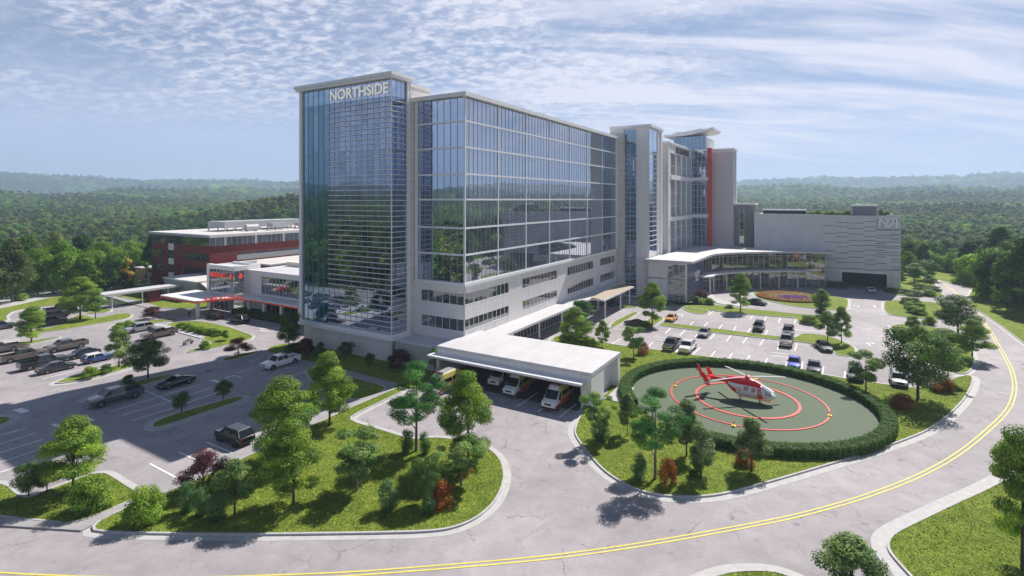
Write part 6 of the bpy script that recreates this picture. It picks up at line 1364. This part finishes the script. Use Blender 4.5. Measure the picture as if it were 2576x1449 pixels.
car('sedan', BKP, 1903, 766, A3-.3, 'black car on the drop off loop')
car('coupe', DG_, 1598, 819, A2-.3, 'dark car under the tall tree beside the access lane')
# ambulances
AY = mat('ambulance_yellow', (.55, .47, .12), .4, coat=.4); AR = mat('ambulance_red', (.55, .04, .04), .4, coat=.4)
def ambulance(px, py, label, wp=None):
    x, y = wp or G(px, py); t = thing('ambulance', label, 'ambulance', (x, y, .016), A1, 'ambulances in the white garage')
    prof = [(2.9, .45, .95, .86), (2.82, .38, 1.15, .94), (2.1, .36, 1.32, .97), (1.35, .36, 2.25, .93), (.95, .36, 2.62, .88), (.3, .36, 2.70, .90), (-1.0, .36, 2.70, .92), (-2.5, .36, 2.68, .92), (-2.85, .42, 2.55, .88)]
    def sc(x, zb, zt, w):
        h = zt-zb; z1 = min(zb+.55, zb+h*.45); tp = w if zt < 1.6 else w*.88
        return [(x, -w*.94, zb), (x, w*.94, zb), (x, w, zb+.12), (x, w, z1), (x, w*.985, max(z1+.01, zt-.5)), (x, tp, zt-.07), (x, tp*.8, zt), (x, -tp*.8, zt), (x, -tp, zt-.07), (x, -w*.985, max(z1+.01, zt-.5)), (x, -w, z1), (x, -w, zb+.12)]
    b = MB(); pr = prof[::-1]
    def fa(k, i):
        if k < 0: return 0 if k == -2 else 1
        xs = pr[k+1][0]
        if xs > 1.4: return 2 if i in (2, 10) else 0
        if i in (2, 10): return 2
        if i in (3, 4, 5, 9, 8, 7): return 1
        return 0
    b.loft([sc(*s) for s in pr], fm=fa); b.build('body', [WHP, AY, AR], t, True)
    b = MB(); b.quad((2.13, -.82, 1.36), (2.13, .82, 1.36), (1.36, .78, 2.22), (1.36, -.78, 2.22)); o = b.build('windscreen', CARG, t); o.location = (.03, 0, .02)
    for sy in (-1, 1):
        b = MB(); b.hexa([(1.15, sy*.955-.02, 1.40), (1.85, sy*.965-.02, 1.40), (1.85, sy*.965+.02, 1.40), (1.15, sy*.955+.02, 1.40), (1.10, sy*.935-.02, 2.05), (1.42, sy*.94-.02, 2.05), (1.42, sy*.94+.02, 2.05), (1.10, sy*.935+.02, 2.05)]); b.build('door_window', CARG, t)
        for xa, xb in ((-.9, .7), (-2.4, -1.1)): b = MB(); b.box(xa, xb, sy*.915-.02, sy*.915+.02, 1.45, 2.0); b.build('side_window', CARG, t)
        b = MB(); b.box(2.72, 2.93, sy*.66-.16, sy*.66+.16, .82, 1.02); b.build('headlight', LAMP, t)
        b = MB(); b.box(1.75, 1.9, sy*1.1-.1, sy*1.1+.1, 1.35, 1.7); b.build('mirror', PLAST, t)
        for k in range(7): pass
    b = MB()
    for sy in (-1, 1):
        for k in range(9): b.box(-2.7+k*.56, -2.42+k*.56, sy*.935-.012, sy*.935+.012, 1.02, 1.22)
    b.build('red_checks', AR, t)
    b = MB(); b.box(2.80, 2.935, -.45, .45, .80, 1.0); b.build('grille', PLAST, t)
    b = MB(); b.box(.55, .95, -.6, .6, 2.68, 2.84); b.build('light_bar', mat('light_bar', (.12, .03, .06), .3), t)
    b = MB(); b.box(2.6, 2.98, -.9, .9, .36, .56); b.build('bumper', PLAST, t)
    b = MB(); b.box(-2.4, .2, -.55, .55, 2.685, 2.72); b.build('roof_panel', mat('grey_roof_panel', (.3, .3, .33), .5), t)
    for wx in (1.95, -1.75):
        for sy in (-1, 1): wheel(t, wx, sy*.86, .36, .24)
ambulance(1404, 1017, 'nearest ambulance, alone beside the right bay line'); ambulance(1307, 985, 'middle ambulance left of the long bay line'); ambulance(1268, 962, 'third ambulance half hidden behind the bushy maple'); ambulance(1113, 986, 'ambulance half out in the sun at the left end of the garage')
# motorcycle
x, y = G(473, 867); t = thing('motorcycle', 'dark motorcycle parked in an empty bay near the emergency lawn', 'motorcycle', (x, y, .015), A0+.2)
for wx in (-.72, .72):
    b = MB(); b.tube((wx, -.06, .32), (wx, .06, .32), .32, n=18); w_ = b.build('wheel', TYRE, t); b = MB(); b.tube((wx, -.07, .32), (wx, .07, .32), .2, n=14); b.build('rim', RIM, w_)
b = MB(); b.loft([sect(s, z0, z1, w, 2.3, 10) for s, z0, z1, w in ((-.4, .75, .85, .1), (-.1, .68, .92, .16), (.25, .70, 1.0, .2), (.45, .78, .95, .1))]); b.build('fuel_tank', BKP, t, True)
b = MB(); b.loft([sect(s, z0, z1, w, 2.6, 10) for s, z0, z1, w in ((-.95, .82, .9, .1), (-.6, .74, .86, .18), (-.15, .72, .84, .15))]); b.build('seat', PLAST, t, True)
b = MB(); b.box(-.3, .25, -.17, .17, .28, .66); b.build('engine', CHROME, t)
b = MB(); b.tube((.72, .09, .32), (.45, .09, 1.0), .03, n=6); b.tube((.72, -.09, .32), (.45, -.09, 1.0), .03, n=6); b.build('fork', CHROME, t)
b = MB(); b.tube((.38, -.38, 1.1), (.45, 0, 1.04), .02, n=6); b.tube((.45, 0, 1.04), (.38, .38, 1.1), .02, n=6); b.build('handlebar', PLAST, t)
b = MB(); b.tube((.52, 0, .95), (.6, 0, .95), .1, n=12); b.build('headlight', LAMP, t)
# ------------------------------------------------------------------ people
SK = mat('skin', (.45, .27, .20), .6); HAIR = mat('dark_hair', (.02, .015, .01), .7)
def person(wp, ang, label, shirt, legs, stride=.18):
    V_ = []; E_ = []; Rr = []
    def v(x, y, z, r): V_.append((x, y, z)); Rr.append(r); return len(V_)-1
    def e(a, b_): E_.append((a, b_))
    pel = v(0, 0, .95, .15); wa = v(0, 0, 1.1, .135); ch = v(.01, 0, 1.33, .16); nk = v(.01, 0, 1.49, .06); hd0 = v(.03, 0, 1.60, .085); hd1 = v(.03, 0, 1.70, .085); no = v(.125, 0, 1.62, .022)
    e(pel, wa); e(wa, ch); e(ch, nk); e(nk, hd0); e(hd0, hd1); e(hd0, no)
    for s in (-1, 1):
        sh = v(0, s*.19, 1.42, .062); el = v(-.04+.06*s, s*.25, 1.14, .045); wr = v(.05+.08*s, s*.26, .90, .03); pa = v(.07+.09*s, s*.26, .83, .032); e(ch, sh); e(sh, el); e(el, wr); e(wr, pa)
        for k in range(4): a_ = v(.045+.09*s+.018*k, s*.26, .765-.006*abs(k-1.5), .009); b_ = v(.055+.09*s+.016*k, s*.25, .725+.004*k, .008); e(pa, a_); e(a_, b_)
        th = v(.115+.09*s, s*.245, .80, .010); e(pa, th)
        hp = v(0, s*.09, .88, .10); kn = v(.05+s*stride*.45, s*.10, .50, .065); an = v(-.02+s*stride, s*.10, .09, .042); to = v(.15+s*stride, s*.11, .035, .035); e(pel, hp); e(hp, kn); e(kn, an); e(an, to)
    me = bpy.data.meshes.new('person'); me.from_pydata(V_, E_, []); o = bpy.data.objects.new('person', me); COL.objects.link(o)
    md = o.modifiers.new('skin', 'SKIN'); sv = me.skin_vertices[0].data
    for i, r in enumerate(Rr): sv[i].radius = (r, r)
    sv[0].use_root = True; sb = o.modifiers.new('sub', 'SUBSURF'); sb.levels = 1; sb.render_levels = 1
    dg = bpy.context.evaluated_depsgraph_get(); m2 = bpy.data.meshes.new_from_object(o.evaluated_get(dg)); bpy.data.objects.remove(o); m2.name = 'person'
    m2.materials.clear(); [m2.materials.append(x) for x in (SK, shirt, legs, PLAST)]
    for p in m2.polygons:
        z = p.center.z; p.material_index = 3 if z < .09 else 2 if z < 1.0 and abs(p.center.y) < .23 else 1 if .93 < z < 1.50 else 0; p.use_smooth = True
    r = link('person', m2); r.location = (*wp, .02); r.rotation_euler = (0, 0, ang); tag(r, label, 'person')
    b = MB(); b.loft([[(.02+rr*math.cos(a), rr*math.sin(a), z) for a in [2*math.pi*i/10 for i in range(10)]] for rr, z in ((.088, 1.62), (.10, 1.70), (.085, 1.77), (.03, 1.80))]); b.build('hair', HAIR, r, True)
person(G(476, 801), A3, 'person dressed all in black on the emergency crossing', PLAST, PLAST)
person(G(531, 781), A1, 'person in an orange top beside the emergency doors', mat('orange_cloth', (.55, .16, .05), .8), PLAST)
person(G(1843, 727), A1, 'person in dark clothes walking under the curved awning', PLAST, PLAST)
# ------------------------------------------------------------------ haze
b = MB(); b.box(-4600, 4600, -4600, 4600, -40, 215)
HZ = bpy.data.materials.new('haze_air'); HZ.use_nodes = True; nt = HZ.node_tree
for n_ in list(nt.nodes): nt.nodes.remove(n_)
ou = nt.nodes.new('ShaderNodeOutputMaterial'); vo = nt.nodes.new('ShaderNodeVolumePrincipled'); vo.inputs['Color'].default_value = (.60, .76, 1, 1); vo.inputs['Density'].default_value = .00025; vo.inputs['Anisotropy'].default_value = .2
nt.links.new(vo.outputs[0], ou.inputs['Volume']); tag(b.build('haze', HZ), kind='stuff')
